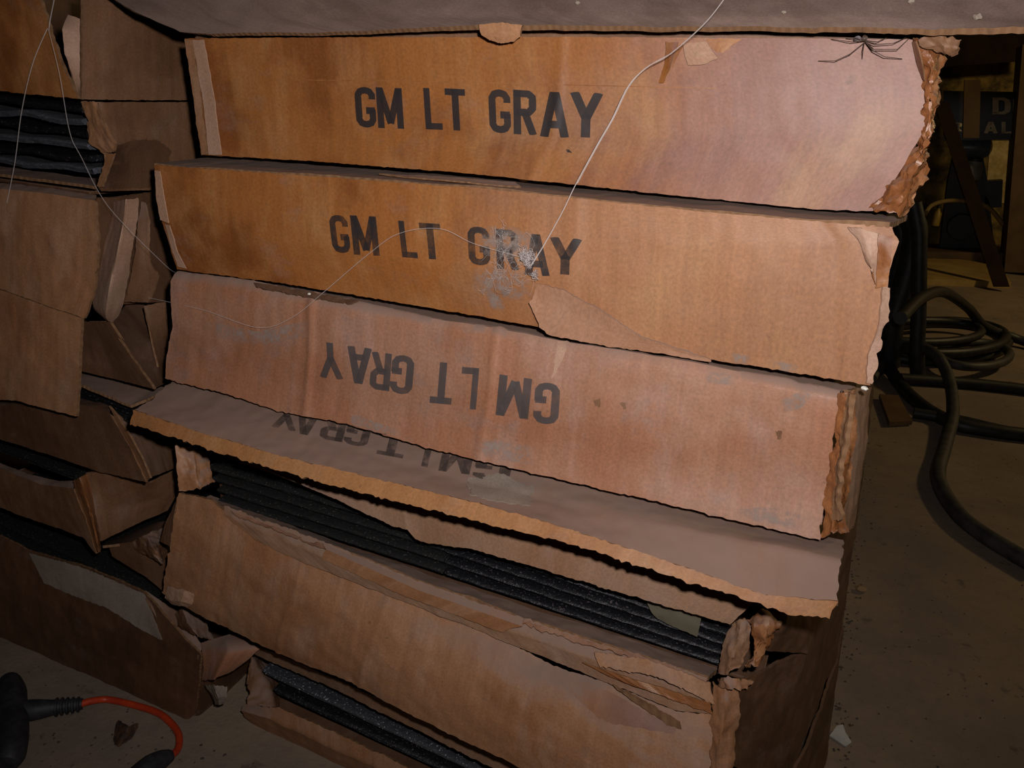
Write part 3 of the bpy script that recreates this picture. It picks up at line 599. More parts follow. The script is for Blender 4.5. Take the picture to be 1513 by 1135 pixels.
sheet('torn_corner', [[(1052, 1008, -.05), (1072, 1018, -.06), (1090, 1012, -.045)], [(1050, 1060, -.062), (1070, 1060, -.075), (1092, 1050, -.05)], [(1036, 1120, -.07), (1056, 1130, -.085), (1082, 1130, -.06)], [(1030, 1180, -.09), (1050, 1190, -.1), (1078, 1200, -.07)]], E1, TAN, thick=.0015, res=.003, wob=.003, wf=40, rag=(.002,)*4, smooth=True)
sheet('torn_left_corner', [[(266, 730, -.03), (262, 735, -.046)], [(244, 772, -.02), (256, 775, -.050)], [(236, 800, -.02), (252, 808, -.054)]], E1, TAN, thick=.001, res=.002, wob=.001)
sheet('torn_left_corner', [[(246, 866, -.058), (275, 872, -.062), (287, 878, -.058)], [(242, 884, -.058), (266, 890, -.070), (284, 893, -.060)], [(255, 893, -.056), (266, 896, -.062), (280, 897, -.057)]], E1, PEEL, thick=.001, res=.0016, wob=.0012, wf=60, rag=(.002,)*4)
sheet('right_panel', [[(1085, 1010, -.04), W(.03, .12, -.75), W(.08, .5, -.75), W(.09, BK, -.75)], [(1080, 1130, -.05), W(.04, .10, -1.0), W(.095, .5, -1.0), W(.10, BK, -1.0)]], E1, DARK, DARK, thick=.003, wob=.003, wf=12)
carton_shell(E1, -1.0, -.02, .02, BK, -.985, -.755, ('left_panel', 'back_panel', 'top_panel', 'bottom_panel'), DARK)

# --- carton F on the floor
F1 = thing('open_cardboard_box', 'open cardboard box lying lowest of right stack on floor, low front wall', 'box', W(-.4, .5, -1.246), 'opened cardboard boxes holding black mats')
sheet('front_panel', [[(360, 1040, .035), (413, 1046, .03), (500, 1085, .025), (700, 1180, 0), (1000, 1330, -.03)], [(357, 1050, .02), (400, 1062, .02), (500, 1110, .015), (700, 1202, -.01), (1000, 1350, -.04)], [G(369, 1067), G(430, 1096), G(500, 1129), G(700, 1222), G(1000, 1370)]], F1, TAN, thick=.003, wob=.0018, rag=(.002, .0005, .002, .001))
sheet('left_panel', [[(384, 968, .14), (372, 972, .08), (364, 1000, .05)], [(410, 1000, .14), (395, 1015, .08), (366, 1024, .045)], [(420, 1040, .14), (404, 1046, .07), (364, 1042, .035)]], F1, BROWN, thick=.002, res=.003, wob=.002, wf=40, rag=(.003,)*4)
sheet('inner_flap', [[(380, 955, .04), (500, 1005, .02), (700, 1100, 0), (1000, 1240, -.03)], [(375, 966, .05), (500, 1022, .03), (700, 1122, 0), (1000, 1262, -.03)]], F1, DUSTY, thick=.003, wob=.0015, rag=(.001, .002, .002, .001))
sheet('right_panel', [[W(.0, -.08, -1.01), W(.06, .2, -1.01), W(.10, .5, -1.01), W(.105, BK, -1.01)], [W(.02, -.08, -1.245), W(.08, .2, -1.245), W(.122, .5, -1.245), W(.122, BK, -1.245)]], F1, DARK, DARK, thick=.003, wob=.003, wf=12)
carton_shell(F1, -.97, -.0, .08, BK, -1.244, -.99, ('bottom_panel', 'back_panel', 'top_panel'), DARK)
mat_sheet('Upper grey-dusted black mat in the low box on the floor', (387, 990), (760, 1165), .055, .008, RUBT, group='mats in the box on the floor', back=.5)
mat_sheet('Lower black mat in the low box on the floor', (403, 1018), (760, 1185), .055, .009, RUBS, group='mats in the box on the floor', back=.5)

# --- the carton above, its grey flap hanging over the front of the stack
T = thing('cardboard_box', 'cardboard box above the stack with wide grey dusty flap hanging over its front', 'box', W(-.45, .6, .07))
lip = [(266, 47, -.03), (310, 50, -.035), (420, 48, -.035), (560, 44, -.037), (700, 38, -.040), (760, 37, -.040), (900, 39, -.040), (1100, 40, -.040), (1340, 41, -.045), (1513, 41, -.05), (1640, 42, -.05)]
sheet('lid_flap', [[(-20, -230, .24), (420, -230, .24), (900, -230, .24), (1640, -230, .24)], [(40, -95, .06), (420, -95, .06), (900, -95, .06), (1640, -95, .05)], [(150, -12, .0), (420, -8, .0), (900, -8, .0), (1640, -8, .0)], [(200, 18, -.02), (330, 28, -.022), (600, 26, -.025), (1000, 24, -.03), (1640, 26, -.035)], lip], T, HEAVY, thick=.0040, res=.005, wob=.0014, rag=(0, .0010, .002, .001), label='grey dusty flap with a cut front edge')
bm_rows = [[(708, 37, -.047), (740, 33, -.048), (771, 37, -.047)], [(712, 52, -.046), (740, 54, -.047), (769, 54, -.046)], [(724, 60, -.044), (740, 63, -.044), (760, 62, -.044)]]
sheet('tuck_tab', bm_rows, T, TAN, thick=.003, res=.002, wob=.0006, rag=(.0005, .0012, .0012, .0012), label='tan half-round tab hanging from the flap edge')
carton_shell(T, -1.05, .02, .26, BK, .064, .40, ('bottom_panel', 'left_panel', 'right_panel', 'back_panel'), DARK)
slabs('front_panel', [(W(-1.05, .25, .066), W(.02, .26, .40))], DARK, T)

tf = BVH['lid_flap.001']
for px, py, sz, lab in ((1158, 22, .0016, 'tiny crumb on the grey dusty flap, nearest the long web strand on its right'), (1345, 6, .0020, 'tiny crumb on grey flap at top edge of the photo, above the spider'),
                        (1443, 30, .0024, 'largest crumb on the grey dusty flap, near its right end'), (853, 8, .0018, 'tiny crumb on the grey dusty flap, left of the long web strand')):
    h = tf.ray_cast(EYE, ray(px, py).normalized())
    if h[0] is not None: tag(chunk('crumb', h[0]+Vector((0, -.0004, 0)), sz, PALE, None, px, .8), lab, 'crumb', 'crumbs on the grey flap')
# ------------------------------------------------------------------ left stack
XL = -1.9
# L1
L1 = thing('cardboard_box', 'amber cardboard box at upper left corner of the photo, above striped black mats', 'box', W(-1.5, .4, -.045))
sheet('front_panel', [[(-60, -60, 0), (30, -60, 0)], [(-60, 10, 0), (60, 5, 0)], [(-60, 60, -.004), (77, 60, 0)], [(-60, 131, 0), (0, 135, 0), (115, 146, 0)]], L1, ORANGE, wob=.0015, rag=(0, .001, .001, .002))
sheet('corner_flap', [[(100, 22, .03), (121, 29, .035)], [(92, 44, .015), (122, 50, .03)], [(96, 80, .012), (122, 85, .03)], [(116, 141, .004), (122, 143, .02)]], L1, PEEL, thick=.002, res=.003, wob=.0012)
sheet('right_panel', [[Q(123, -20, -1.2), Q(310, -10, -1.2)], [(121, 147, .006), Q(200, 148, -1.2), Q(310, 148, -1.2)]], L1, BROWN, thick=.003, wob=.0012)
carton_shell(L1, XL, -1.235, .03, 1.3, -.047, .2, ('bottom_panel', 'left_panel', 'back_panel'), DARK)
# L2
L2 = thing('open_cardboard_box', 'open cardboard box at left holding striped wavy black mats, ragged torn side', 'box', W(-1.5, .4, -.195), 'opened cardboard boxes holding black mats')
XS = -1.195
s2 = sheet('right_panel', [[(119, 150, .0), Q(150, 151, XS), Q(200, 151, XS), Q(310, 151, XS)], [(131, 175, .0), Q(170, 175, XS), Q(310, 185, XS)], [(134, 205, .0), Q(175, 207, XS), Q(310, 215, XS)], [(157, 226, .0), Q(180, 228, XS), Q(310, 232, XS)], [(158, 240, .0), Q(190, 243, XS), Q(310, 250, XS)], [(146, 282, .0), Q(180, 282, XS), Q(228, 281, XS), Q(310, 276, XS)]], L2, BROWN, thick=.003, res=.003, wob=.0012, rag=(.0005, .0005, .003, 0))
sheet('torn_edge', [[(119, 149, -.004), (143, 151, -.008)], [(128, 172, -.006), (152, 176, -.016)], [(133, 198, -.006), (164, 200, -.016)], [(133, 212, -.006), (170, 211, -.014)], [(155, 225, -.004), (170, 224, -.010)]], L2, TAN, thick=.0015, res=.002, wob=.0015, wf=60, rag=(.001, .002, .003, .001), smooth=True, label='pale curled torn edge of the side')
sheet('torn_edge', [[(157, 226, -.003), (169, 227, -.006)], [(154, 245, -.003), (162, 246, -.006)], [(143, 275, -.003), (152, 276, -.006)]], L2, TAN, thick=.0015, res=.002, wob=.001, rag=(.001, .001, .002, .001))
patch('torn_away_layer', [(168, 216), (200, 206), (236, 207), (252, 222)], [(152, 278), (190, 278), (226, 277), (240, 270)], s2, DARK, L2, .0006, .0003, .002, .002)
sheet('bottom_panel', [[(-60, 240, .06), (0, 246, .06), (140, 264, .06)], [(-60, 249, -.005), (0, 256, -.005), (142, 276, -.003)]], L2, TAN, thick=.003, wob=.001, rag=(0, .001, .001, .001))
carton_shell(L2, XL, -1.235, .09, 1.3, -.190, -.050, ('left_panel', 'back_panel'), DARK)
for i in range(6):
    w = 3.0*math.sin(i*2.1)
    mat_sheet('%s wavy black mat from top of the open box at left' % ORD[i].capitalize(), (-60, 136+i*18.3), ((116, 120, 124, 127, 131, 134)[i], 158+i*18.2), -.001+.006*(i%3), .0060, RUBG if i % 2 else RUBS, group='wavy black mats in the left box', wob=.0016, wf=12, rag=.002,
              mid=[(-10, 142+i*18.3+w), (40, 148+i*18.2-w), (85, 153+i*18.2+w)])
# L3, with the wide front flap hanging down
L3 = thing('cardboard_box', 'cardboard box at left whose wide creased tan flap hangs down over boxes below', 'box', W(-1.5, .4, -.39))
sheet('front_flap', [[(-60, 262, .0), (0, 270, .0), (80, 279, .0), (142, 288, .0)], [(-60, 270, -.02), (0, 279, -.02), (80, 287, -.02), (141, 296, -.02)], [(-60, 340, -.025), (80, 350, -.03), (145, 366, -.022)], [(-60, 400, -.03), (60, 430, -.034), (137, 435, -.025)],
                     [(-60, 410, -.034), (0, 427, -.034), (79, 455, -.036), (124, 470, -.032)]], L3, TAN, thick=.003, wob=.0018, rag=(.0006, .0008, .001, .002))
sheet('front_flap', [[(-60, 411, -.035), (0, 428, -.035), (79, 456, -.037), (120, 470, -.034)], [(-60, 500, -.05), (118, 540, -.05)], [(-60, 580, -.06), (0, 591, -.06), (26, 592, -.06), (114, 615, -.06)]], L3, TAN, thick=.0035, wob=.0016, rag=(.0006, .0008, .001, .0008))
sheet('right_panel', [[(142, 292, .0), Q(169, 292, -1.2), Q(228, 284, -1.2), Q(310, 276, -1.2)], [(148, 380, .0), Q(235, 375, -1.22), Q(310, 365, -1.22)], [(140, 452, .0), Q(246, 446, -1.23), Q(310, 430, -1.23)]], L3, DARK, thick=.003, wob=.001)
sheet('torn_side_flap', [[(168, 298, .03), (186, 295, .0), (205, 293, .03)], [(163, 332, .02), (182, 330, -.012), (203, 325, .02)], [(150, 375, .01), (172, 378, -.024), (197, 360, .01)], [(140, 432, .0), (160, 434, -.034), (188, 418, .01)], [(138, 456, .0), (156, 466, -.03), (180, 458, .01)], [(156, 472, .0), (161, 475, -.012), (166, 476, .0)]], L3, PEEL, thick=.0025, res=.003, wob=.0012, rag=(.001, .001, .001, .0015), smooth=True, label='dusty pink torn flap folded out at the side')
sheet('torn_side_flap', [[(208, 297, .08), (214, 299, .08)], [(204, 330, .06), (221, 325, .07)], [(198, 380, .05), (222, 385, .06)], [(190, 420, .05), (232, 412, .06)], [(184, 446, .05), (217, 447, .05)]], L3, BROWN, thick=.002, res=.003, wob=.001, rag=(.001, .001, .001, .0015), smooth=True)
carton_shell(L3, XL, -1.25, .03, 1.3, -.395, -.205, ('left_panel', 'bottom_panel', 'back_panel', 'top_panel'), DARK)
# L4
L4 = thing('open_cardboard_box', 'open cardboard box behind hanging tan flap at left, two black mats, dented corner', 'box', W(-1.5, .4, -.73), 'opened cardboard boxes holding black mats')
sheet('side_flap', [[(118, 476, .0), (140, 476, .0), (162, 476, .0)], [(118, 520, .0), (160, 525, .01), (198, 530, .01)], [(118, 548, .0), (170, 560, .01), (228, 575, .0)]], L4, DARK, thick=.003, wob=.001)
sheet('side_flap', [[(164, 477, .004), (186, 450, .09), (226, 450, .14)], [(196, 525, .006), (225, 510, .06), (243, 500, .12)], [(230, 574, .0), (240, 568, .03), (252, 562, .06)]], L4, DARK, thick=.003, wob=.001, rag=(.001, .001, .001, .001))
sheet('side_flap', [[(213, 452, .06), (246, 446, .10)], [(224, 495, .05), (248, 495, .10)], [(234, 542, .04), (247, 545, .08)]], L4, BROWN, thick=.002, res=.003, wob=.0012)
sheet('top_panel', [[(100, 538, .08), (170, 556, .08), (250, 574, .08)], [(100, 562, .0), (119, 567, .0), (193, 599, .0), (214, 590, .02)]], L4, DUSTY, thick=.003, wob=.001, rag=(0, .001, .001, .001))
sheet('front_panel', [[(-60, 570, .02), (0, 588, .02), (119, 589, .02), (150, 595, .02), (161, 600, .02)], [(-60, 580, -.01), (0, 597, -.01), (119, 598, -.01), (163, 612, -.01)], [(-60, 610, -.015), (80, 640, -.02), (192, 660, -.012)], [(-60, 632, -.02), (0, 649, -.02), (148, 697, -.02), (216, 712, -.015)]], L4, DARK, thick=.003, wob=.0014, rag=(.001, .0008, .001, .001))
sheet('right_panel', [[(165, 606, -.006), (172, 614, -.01), (180, 622, .01)], [(185, 643, -.006), (193, 643, -.006), (256, 655, .12)], [(218, 710, -.012), (222, 706, -.01), (262, 690, .10)]], L4, BROWN, thick=.003, res=.003, wob=.0012)
sheet('corner_ridge', [[(160, 601, -.008), (170, 612, -.012)], [(180, 640, -.012), (192, 645, -.02)], [(198, 672, -.012), (208, 676, -.022)], [(216, 710, -.012), (222, 707, -.02)]], L4, TAN, thick=.002, res=.002, wob=.001, label='pale crushed corner ridge')
carton_shell(L4, XL, -1.27, .05, 1.3, -.72, -.585, ('left_panel', 'bottom_panel', 'back_panel'), DARK)
mat_sheet('Upper black mat showing beside the hanging tan flap at left', (60, 558), (194, 606), .03, .009, RUBS, group='two mats behind the hanging flap', back=.5)
mat_sheet('Lower black mat showing beside the hanging tan flap at left', (60, 572), (190, 622), .03, .009, RUB, group='two mats behind the hanging flap', back=.5)
# L5
L5 = thing('open_cardboard_box', 'brown cardboard box at left with pointed crushed front corner, above the lowest left box', 'box', W(-1.5, .4, -.93), 'opened cardboard boxes holding black mats')
sheet('front_panel', [[(-60, 660, .0), (0, 683, .0), (40, 700, .0), (85, 711, .0), (109, 712, .0)], [(-60, 675, -.02), (0, 692, -.02), (60, 716, -.02), (108, 722, -.025)], [(-60, 700, -.025), (80, 750, -.03), (126, 765, -.03)], [(-60, 728, -.03), (0, 750, -.03), (124, 795, -.03), (143, 818, -.03)]], L5, BROWN, thick=.003, wob=.0018, rag=(.001,)*4)
sheet('corner_ridge', [[(108, 711, -.022), (118, 706, -.03), (128, 700, -.01)], [(114, 735, -.025), (126, 732, -.036), (136, 730, -.012)], [(126, 766, -.028), (136, 765, -.036), (143, 766, -.014)], [(142, 816, -.03), (147, 816, -.036), (150, 812, -.02)]], L5, TORN, thick=.0015, res=.002, wob=.0012, smooth=True, label='amber crushed corner ridge')
sheet('right_panel', [[(126, 699, -.01), (155, 698, .0), (222, 714, .08), (262, 694, .14)], [(140, 755, -.015), (200, 745, .06), (265, 726, .14)], [(150, 800, -.022), (195, 777, .05), (247, 754, .12)]], L5, BROWN, thick=.003, res=.003, wob=.0016)
sheet('bottom_panel', [[(160, 800, .12), (235, 772, .14), (300, 765, .2)], [(152, 806, .0), (200, 800, .05), (262, 790, .12)]], L5, DARK, thick=.003, res=.003, wob=.001)
carton_shell(L5, XL, -1.28, .05, 1.3, -.90, -.735, ('left_panel', 'back_panel'), DARK)
mat_sheet('Long black mat in the brown box with pointed corner at left', (-60, 640), (108, 703), .04, .009, RUB, group='mat in the pointed box', back=.5)
# L6 on the floor
L6 = thing('open_cardboard_box', 'dark cardboard box lowest at left on floor with pale torn paper on front', 'box', W(-1.5, .4, -1.246), 'opened cardboard boxes holding black mats')
f6 = sheet('front_panel', [[(-60, 768, .02), (0, 793, .02), (43, 815, .02), (116, 834, .02), (213, 874, .02), (296, 968, .0)], [(-60, 840, -.0), (100, 905, .0), (230, 960, .0), (294, 1000, -.005)], [(-60, 915, -.01), (0, 944, -.01), (109, 996, -.01), (231, 1053, -.01), (272, 1068, -.012), (288, 1056, -.005)]], L6, DARK, thick=.003, wob=.002, rag=(.0008, .0008, .001, .001))
patch('torn_paper', [(43, 817), (116, 836), (214, 877), (229, 915), (240, 944)], [(66, 861), (110, 880), (159, 898), (211, 931), (239, 945)], f6, PALE, L6, .0012, .0008, .003, .0015).__setitem__('label', 'pale torn sheet of paper stuck on the front')
sheet('torn_rim', [[(215, 872, .03), (262, 905, .03), (300, 955, .02)], [(218, 886, .012), (240, 930, .008), (293, 970, .004)]], L6, BROWN, thick=.002, res=.003, wob=.001)
sheet('right_panel', [[(294, 970, .0), (320, 950, .04), (400, 940, .25)], [(288, 1057, .0), (320, 1058, .06), (420, 1030, .3)]], L6, DARK, thick=.003, wob=.0015)
sheet('torn_side_flap', [[(256, 910, .03), (270, 898, .02), (300, 902, .05)], [(262, 926, .02), (276, 920, .0), (304, 925, .04)], [(276, 934, .02), (292, 940, .0), (318, 945, .04)]], L6, BROWN, thick=.0015, res=.002, wob=.0015, wf=60, rag=(.003,)*4)
sheet('torn_side_flap', [[(296, 950, .01), (330, 940, .02), (366, 930, .06)], [(300, 975, -.006), (336, 962, -.01), (386, 955, .03)], [(298, 1006, -.01), (316, 1004, -.03), (345, 990, .0)]], L6, PINK, thick=.002, res=.003, wob=.0014, rag=(.001, .002, .002, .002), smooth=True, label='dusty pinkish torn side flap')
sheet('torn_side_flap', [[(302, 1012, -.01), (316, 1014, -.035), (336, 1014, -.01)], [(312, 1026, -.015), (322, 1030, -.04), (335, 1030, -.02)], [(318, 1040, -.01), (324, 1042, -.03), (332, 1040, -.015)]], L6, PALE, thick=.001, res=.0015, wob=.0014, wf=60, rag=(.002,)*4, label='pale crumpled paper end')
sheet('torn_side_flap', [[(196, 800, .03), (214, 790, .02), (246, 778, .08)], [(200, 812, .02), (226, 808, .0), (247, 800, .06)], [(222, 824, .01), (240, 834, .0), (247, 820, .05)]], L6, BROWN, thick=.0015, res=.002, wob=.002, wf=60, rag=(.002,)*4)
sheet('inner_wall', [[(160, 806, .02), (205, 800, .03), (262, 795, .06)], [(165, 822, .018), (215, 852, .022), (262, 892, .03)]], L6, DARK, thick=.002, res=.004, wob=.001)
carton_shell(L6, XL, -1.10, .09, 1.3, -1.244, -.99, ('left_panel', 'bottom_panel', 'back_panel'), DARK)
mat_sheet('Upper black mat in the lowest left box', (-60, 746), (258, 892), .05, .008, RUB, group='mats in the lowest left box', back=.6, rag=.0015)
mat_sheet('Lower black mat in the lowest left box', (-60, 762), (262, 908), .045, .009, RUB, group='mats in the lowest left box', back=.6, rag=.0015)

# ------------------------------------------------------------------ cord, plugs and litter on the floor in front
ORC = simple('orange_cord_jacket', (0.55, 0.055, 0.012), (0.42, 0.035, 0.01), 60, 0.45, 0.5)
BLKP = simple('black_moulded_plastic', (0.018, 0.018, 0.021), (0.035, 0.035, 0.038), 90, 0.6, 0.4, 0.2, .0005)
rc = .0042
cord = thing('extension_cord', 'orange extension cord with two black moulded ends on the floor at lower left', 'cord', G(150, 1040))
tube('cable', [G(118, 1041, .012), G(135, 1036, .010), G(160, 1034, rc), G(198, 1042, rc), G(232, 1053, rc), G(252, 1068, rc), G(264, 1086, rc), G(263, 1106, rc), G(250, 1120, .008)], rc, ORC, cord, 12)
tube('triple_socket', [G(14, 1006, .014), G(18, 1030, .016), G(20, 1070, .016), G(16, 1110, .016), G(8, 1130, .014)], .016, BLKP, cord, 16, radii=[.012, .0165, .015, .0165, .0165, .012], )
sr = tube('strain_relief', [G(24, 1052, .014), G(60, 1048, .014), G(90, 1044, .012), G(122, 1040, .011)], .01, BLKP, cord, 14, radii=[.0135, .0125, .0098, .0078, .0068])
for k in range(5):
    a = G(84+k*8, 1045-k*1.0, .0118); d = (G(122, 1040, .011)-G(90, 1044, .012)).normalized()
    lathe('ridge', [(.0098-k*.0005, -.0016), (.0112-k*.0005, -.0010), (.0112-k*.0005, .0010), (.0098-k*.0005, .0016)], a, BLKP, sr, d, 16)
tube('plug', [G(254, 1116, .009), G(240, 1122, .011), G(222, 1132, .012), G(200, 1150, .012)], .011, BLKP, cord, 14, radii=[.006, .0105, .0125, .0125])
LEAF = simple('dry_leaf', (0.10, 0.045, 0.02), (0.03, 0.02, 0.015), 90, 0.7)
o = sheet('dry_leaf', [[G(176, 1066, .012), G(190, 1072, .018), G(204, 1068, .010)], [G(170, 1086, .006), G(186, 1086, .012), G(198, 1086, .006)], [G(168, 1100, .002), G(176, 1102, .004), G(184, 1099, .003)]], None, LEAF, LEAF, .0006, .002, .003, 70, (.003,)*4, smooth=True)
tag(o, 'crumpled dark dry leaf on the floor beside the orange cord', 'leaf')
CR1 = simple('tan_crumb', (.34, .22, .11), (.25, .15, .07), 60, .9)
WH = simple('white_chip', (.50, .50, .46), (.38, .38, .36), 60, .8)
tag(chunk('crumb', G(1272, 874), .0085, CR1, None, 3), 'tan crumb on the floor right of the stack', 'crumb')
tag(prism('paint_chip', [G(1226, 1088, .001), G(1236, 1074, .004), G(1245, 1072, .006), G(1249, 1084, .005), G(1258, 1098, .001), G(1250, 1104, .0005)], Vector((0, 0, .0016)), WH), 'white chip on the floor right of the stack', 'chip')
GRIT = simple('dark_grit', (.05, .035, .025), (.12, .09, .06), 60, .9)
bmv = []; bmf = []
r2 = random.Random(5)
for k in range(420):
    if k < 190: t = r2.random(); px = 1226+50*(1-t)+abs(r2.gauss(0, 14)); py = 1135-535*(1-t) if t < 1 else 1135; sz = .0008+.0016*r2.random()
    elif k < 300: px, py = r2.uniform(1290, 1513), r2.uniform(640, 1135); sz = .0006+.0012*r2.random()
    else: px, py = r2.uniform(0, 400), r2.uniform(985, 1135); sz = .0006+.0014*r2.random()
    p = G(px, py); i0 = len(bmv)
    if k >= 300 and px > 0 and py < 945+px*.45+12: continue
    for s in range(5): a = s*1.2566+r2.random()*.6; bmv.append((p.x+math.cos(a)*sz*r2.uniform(.6, 1.6), p.y+math.sin(a)*sz*r2.uniform(.6, 1.6), 0.0))
    bmv.append((p.x, p.y, sz*1.1)); bmf += [(i0+s, i0+(s+1) % 5, i0+5) for s in range(5)]
me = bpy.data.meshes.new('floor_grit'); me.from_pydata(bmv, [], bmf); finish(me, [GRIT], 20)
o = link('floor_grit', me); o['kind'] = 'stuff'; tag(o, 'dark grit and crumbs scattered over the concrete floor', 'grit')

# ------------------------------------------------------------------ spider and webs
SPM = simple('spider_brown', (.055, .032, .022), (.09, .06, .045), 300, .6)
SPB = simple('spider_grey', (.20, .19, .21), (.10, .08, .08), 400, .6)
sp = thing('spider', 'long-legged brown cellar spider at top edge of the topmost stamped box', 'spider', P(1277, 62, -.012))
bd = chunk('body', P(1266, 61, -.014), .0022, SPB, sp, 2, .7)
chunk('head', P(1277, 60, -.014), .0018, SPM, sp, 4, .9)
for leg in ([(1278, 60), (1258, 62), (1228, 58)], [(1277, 63), (1256, 80), (1234, 90), (1209, 90)], [(1277, 63), (1275, 75), (1274, 87)], [(1279, 62), (1290, 75), (1307, 84), (1333, 87)],
            [(1279, 62), (1291, 73), (1326, 73), (1342, 58)], [(1279, 61), (1292, 66), (1320, 64), (1338, 56)], [(1279, 60), (1296, 62), (1310, 56)], [(1277, 60), (1266, 57), (1250, 57)]):
    n = len(leg)
    tube('leg', [P(x, y, -.014 - (.010 if 0 < i < n-1 else .0) + (.006 if i == n-1 else 0)) for i, (x, y) in enumerate(leg)], .00035, SPM, sp, 6, smooth=False, radii=[.00036, .00028, .0002])
WEB, nt, b = mat('spider_silk'); b.inputs['Base Color'].default_value = (.75, .68, .66, 1); b.inputs['Roughness'].default_value = .5; b.inputs['Alpha'].default_value = .55
WEB2 = WEB.copy(); WEB2.name = 'thin_spider_silk'; WEB2.node_tree.nodes['Principled BSDF'].inputs['Alpha'].default_value = .28
wb = thing('spider_web', 'long white web strand running from grey flap to clump on second box', 'web', P(785, 385, -.07))
main = [(1072, -4, -.13), (1040, 36, -.10), (990, 80, -.06), (955, 100, -.05), (928, 128, -.05), (905, 175, -.05), (882, 215, -.06), (851, 272, -.07), (830, 315, -.075), (805, 360, -.075), (785, 392, -.075)]
tube('strand', [P(*p) for p in main], .00042, WEB, wb, 6, radii=[.0003, .0004, .00026, .0004, .0003, .00034, .0005])
tube('strand', [P(x+2, y-1, yy-.004) for x, y, yy in main[2:8]], .0003, WEB2, wb, 6)
r3 = random.Random(11)
def threads(name, cx, cy, rx, ry, n, rad, m, y0):
    bm = []; 
    for k in range(n):
        a = r3.random()*6.28; q = r3.random()**.7
        p = [cx+math.cos(a)*rx*q, cy+math.sin(a)*ry*q]; pts = []
        for s in range(5):
            pts.append(P(p[0], p[1], y0+r3.uniform(-.008, .004))); p[0] += r3.gauss(0, rx*.3); p[1] += r3.gauss(0, ry*.3)
        bm.append(tube('thread', pts, rad, m, None, 4, smooth=True, cap=False))
    bpy_join(name, bm, wb)
def bpy_join(name, obs, parent):
    bm = bmesh.new()
    for o in obs:
        bm.from_mesh(o.data)
    me = bpy.data.meshes.new(name); bm.to_mesh(me); bm.free(); me.materials.append(obs[0].data.materials[0])
    for o in obs: d = o.data; bpy.data.objects.remove(o); bpy.data.meshes.remove(d)
    o = link(name, me, parent); o['kind'] = 'stuff'; return o
threads('web_clump', 777, 377, 9, 9, 80, .00016, WEB, -.072)
threads('web_clump', 781, 388, 6, 8, 40, .00016, WEB, -.072)
threads('web_clump', 790, 406, 4.5, 5.5, 50, .00016, WEB, -.072)
threads('web_haze', 746, 400, 24, 30, 46, .00009, WEB2, -.068)
threads('web_haze', 742, 350, 9, 20, 26, .00010, WEB2, -.068)
w2 = thing('spider_web', 'thin web strands fanning down over the striped black mats at left', 'web', P(75, 60, -.03))
tube('strand', [P(70, 42, -.02), P(48, 95, -.03), P(32, 165, -.03), P(22, 240, -.03), P(10, 300, -.03)], .0004, WEB2, w2, 6)
tube('strand', [P(72, 45, -.02), P(88, 110, -.03), P(103, 195, -.03), P(120, 232, -.03), P(160, 305, -.03), P(240, 388, -.03), P(262, 404, -.06)], .0003, WEB2, w2, 6)
tube('strand', [P(80, 0, .0), P(74, 30, -.02), P(72, 45, -.02)], .0005, WEB2, w2, 6)
w3 = thing('spider_web', 'fine web strand sagging across the faded upside-down stamp box', 'web', P(390, 490, -.075))
tube('strand', [P(220, 440, -.05), P(300, 458, -.07), P(380, 484, -.078), P(430, 470, -.078), P(478, 432, -.075), P(545, 375, -.07), P(590, 345, -.07), P(650, 338, -.07), P(700, 360, -.072), P(770, 380, -.074)], .00026, WEB2, w3, 6)
FL = simple('white_fleck', (.7, .68, .62), None, 50, .6)
for px, py, y in ((457, 436, YC-.004), (1277, 577, YC-.02)):
    tag(chunk('paint_fleck', P(px, py, y), .0016 if px < 900 else .0020, FL, None, px), 'tiny white fleck in the torn slot of upside-down stamp box' if px < 900 else 'tiny white fleck at right end of upside-down stamp box', 'fleck')

# ------------------------------------------------------------------ background at the right
WOODD = simple('dark_stained_wood', (.018, .010, .007), (.032, .017, .010), 9, .8, .15)
WOODY = simple('ochre_wood', (.40, .28, .10), (.28, .18, .06), 6, .6)
WOODB = simple('brown_board', (.13, .075, .03), (.09, .05, .022), 8, .6)
HOSE = simple('black_hose_rubber', (.010, .010, .011), (.022, .022, .022), 40, .5, .4)
HOSEG = simple('dusty_hose_rubber', (.030, .029, .028), (.060, .054, .048), 30, .55, .35)
def hose(label, pts, r, m):
    o = tube('hose', pts, r, m, None, 12); return tag(o, label, 'hose', 'black hoses coiled on the floor')
hr = .016
hose('thick black hose looping nearest the camera on the right floor', [G(1288, 560, hr), G(1322, 520, hr*3), G(1350, 512, .10), G(1382, 524, .11), G(1402, 560, .07), G(1408, 610, hr*2), G(1396, 660, hr), G(1386, 705, hr), G(1410, 752, hr), G(1450, 788, hr), G(1540, 842, hr)], hr, HOSEG)
hose('black hose diving under the thick looping hose, ending at frame edge', [G(1300, 500, .05), G(1312, 540, .03), G(1345, 585, hr), G(1400, 622, hr), G(1460, 636, hr), G(1540, 646, hr)], hr*1.15, HOSE)
hose('black hose running straight across right edge of floor behind the loop', [G(1330, 560, hr), G(1420, 566, hr), G(1480, 572, hr), G(1560, 582, hr)], hr*1.1, HOSE)
hose('lowest black hose running right along the floor from the looping hose', [G(1350, 610, hr), G(1420, 622, hr), G(1480, 636, hr), G(1560, 650, hr)], hr*.9, HOSE)
def ring(label, cx, cy, rx, ry, z, r, m, a0=0, a1=6.283):
    pts = [G(cx+rx*math.cos(a0+(a1-a0)*k/16), cy+ry*math.sin(a0+(a1-a0)*k/16), z) for k in range(17)]
    return hose(label, pts, r, m)
ring('large flat loop of black hose farthest back on right floor', 1385, 506, 105, 28, hr, hr, HOSE)
ring('middle loop of black hose stacked on the large loop', 1395, 498, 92, 24, hr*3.2, hr, HOSE)
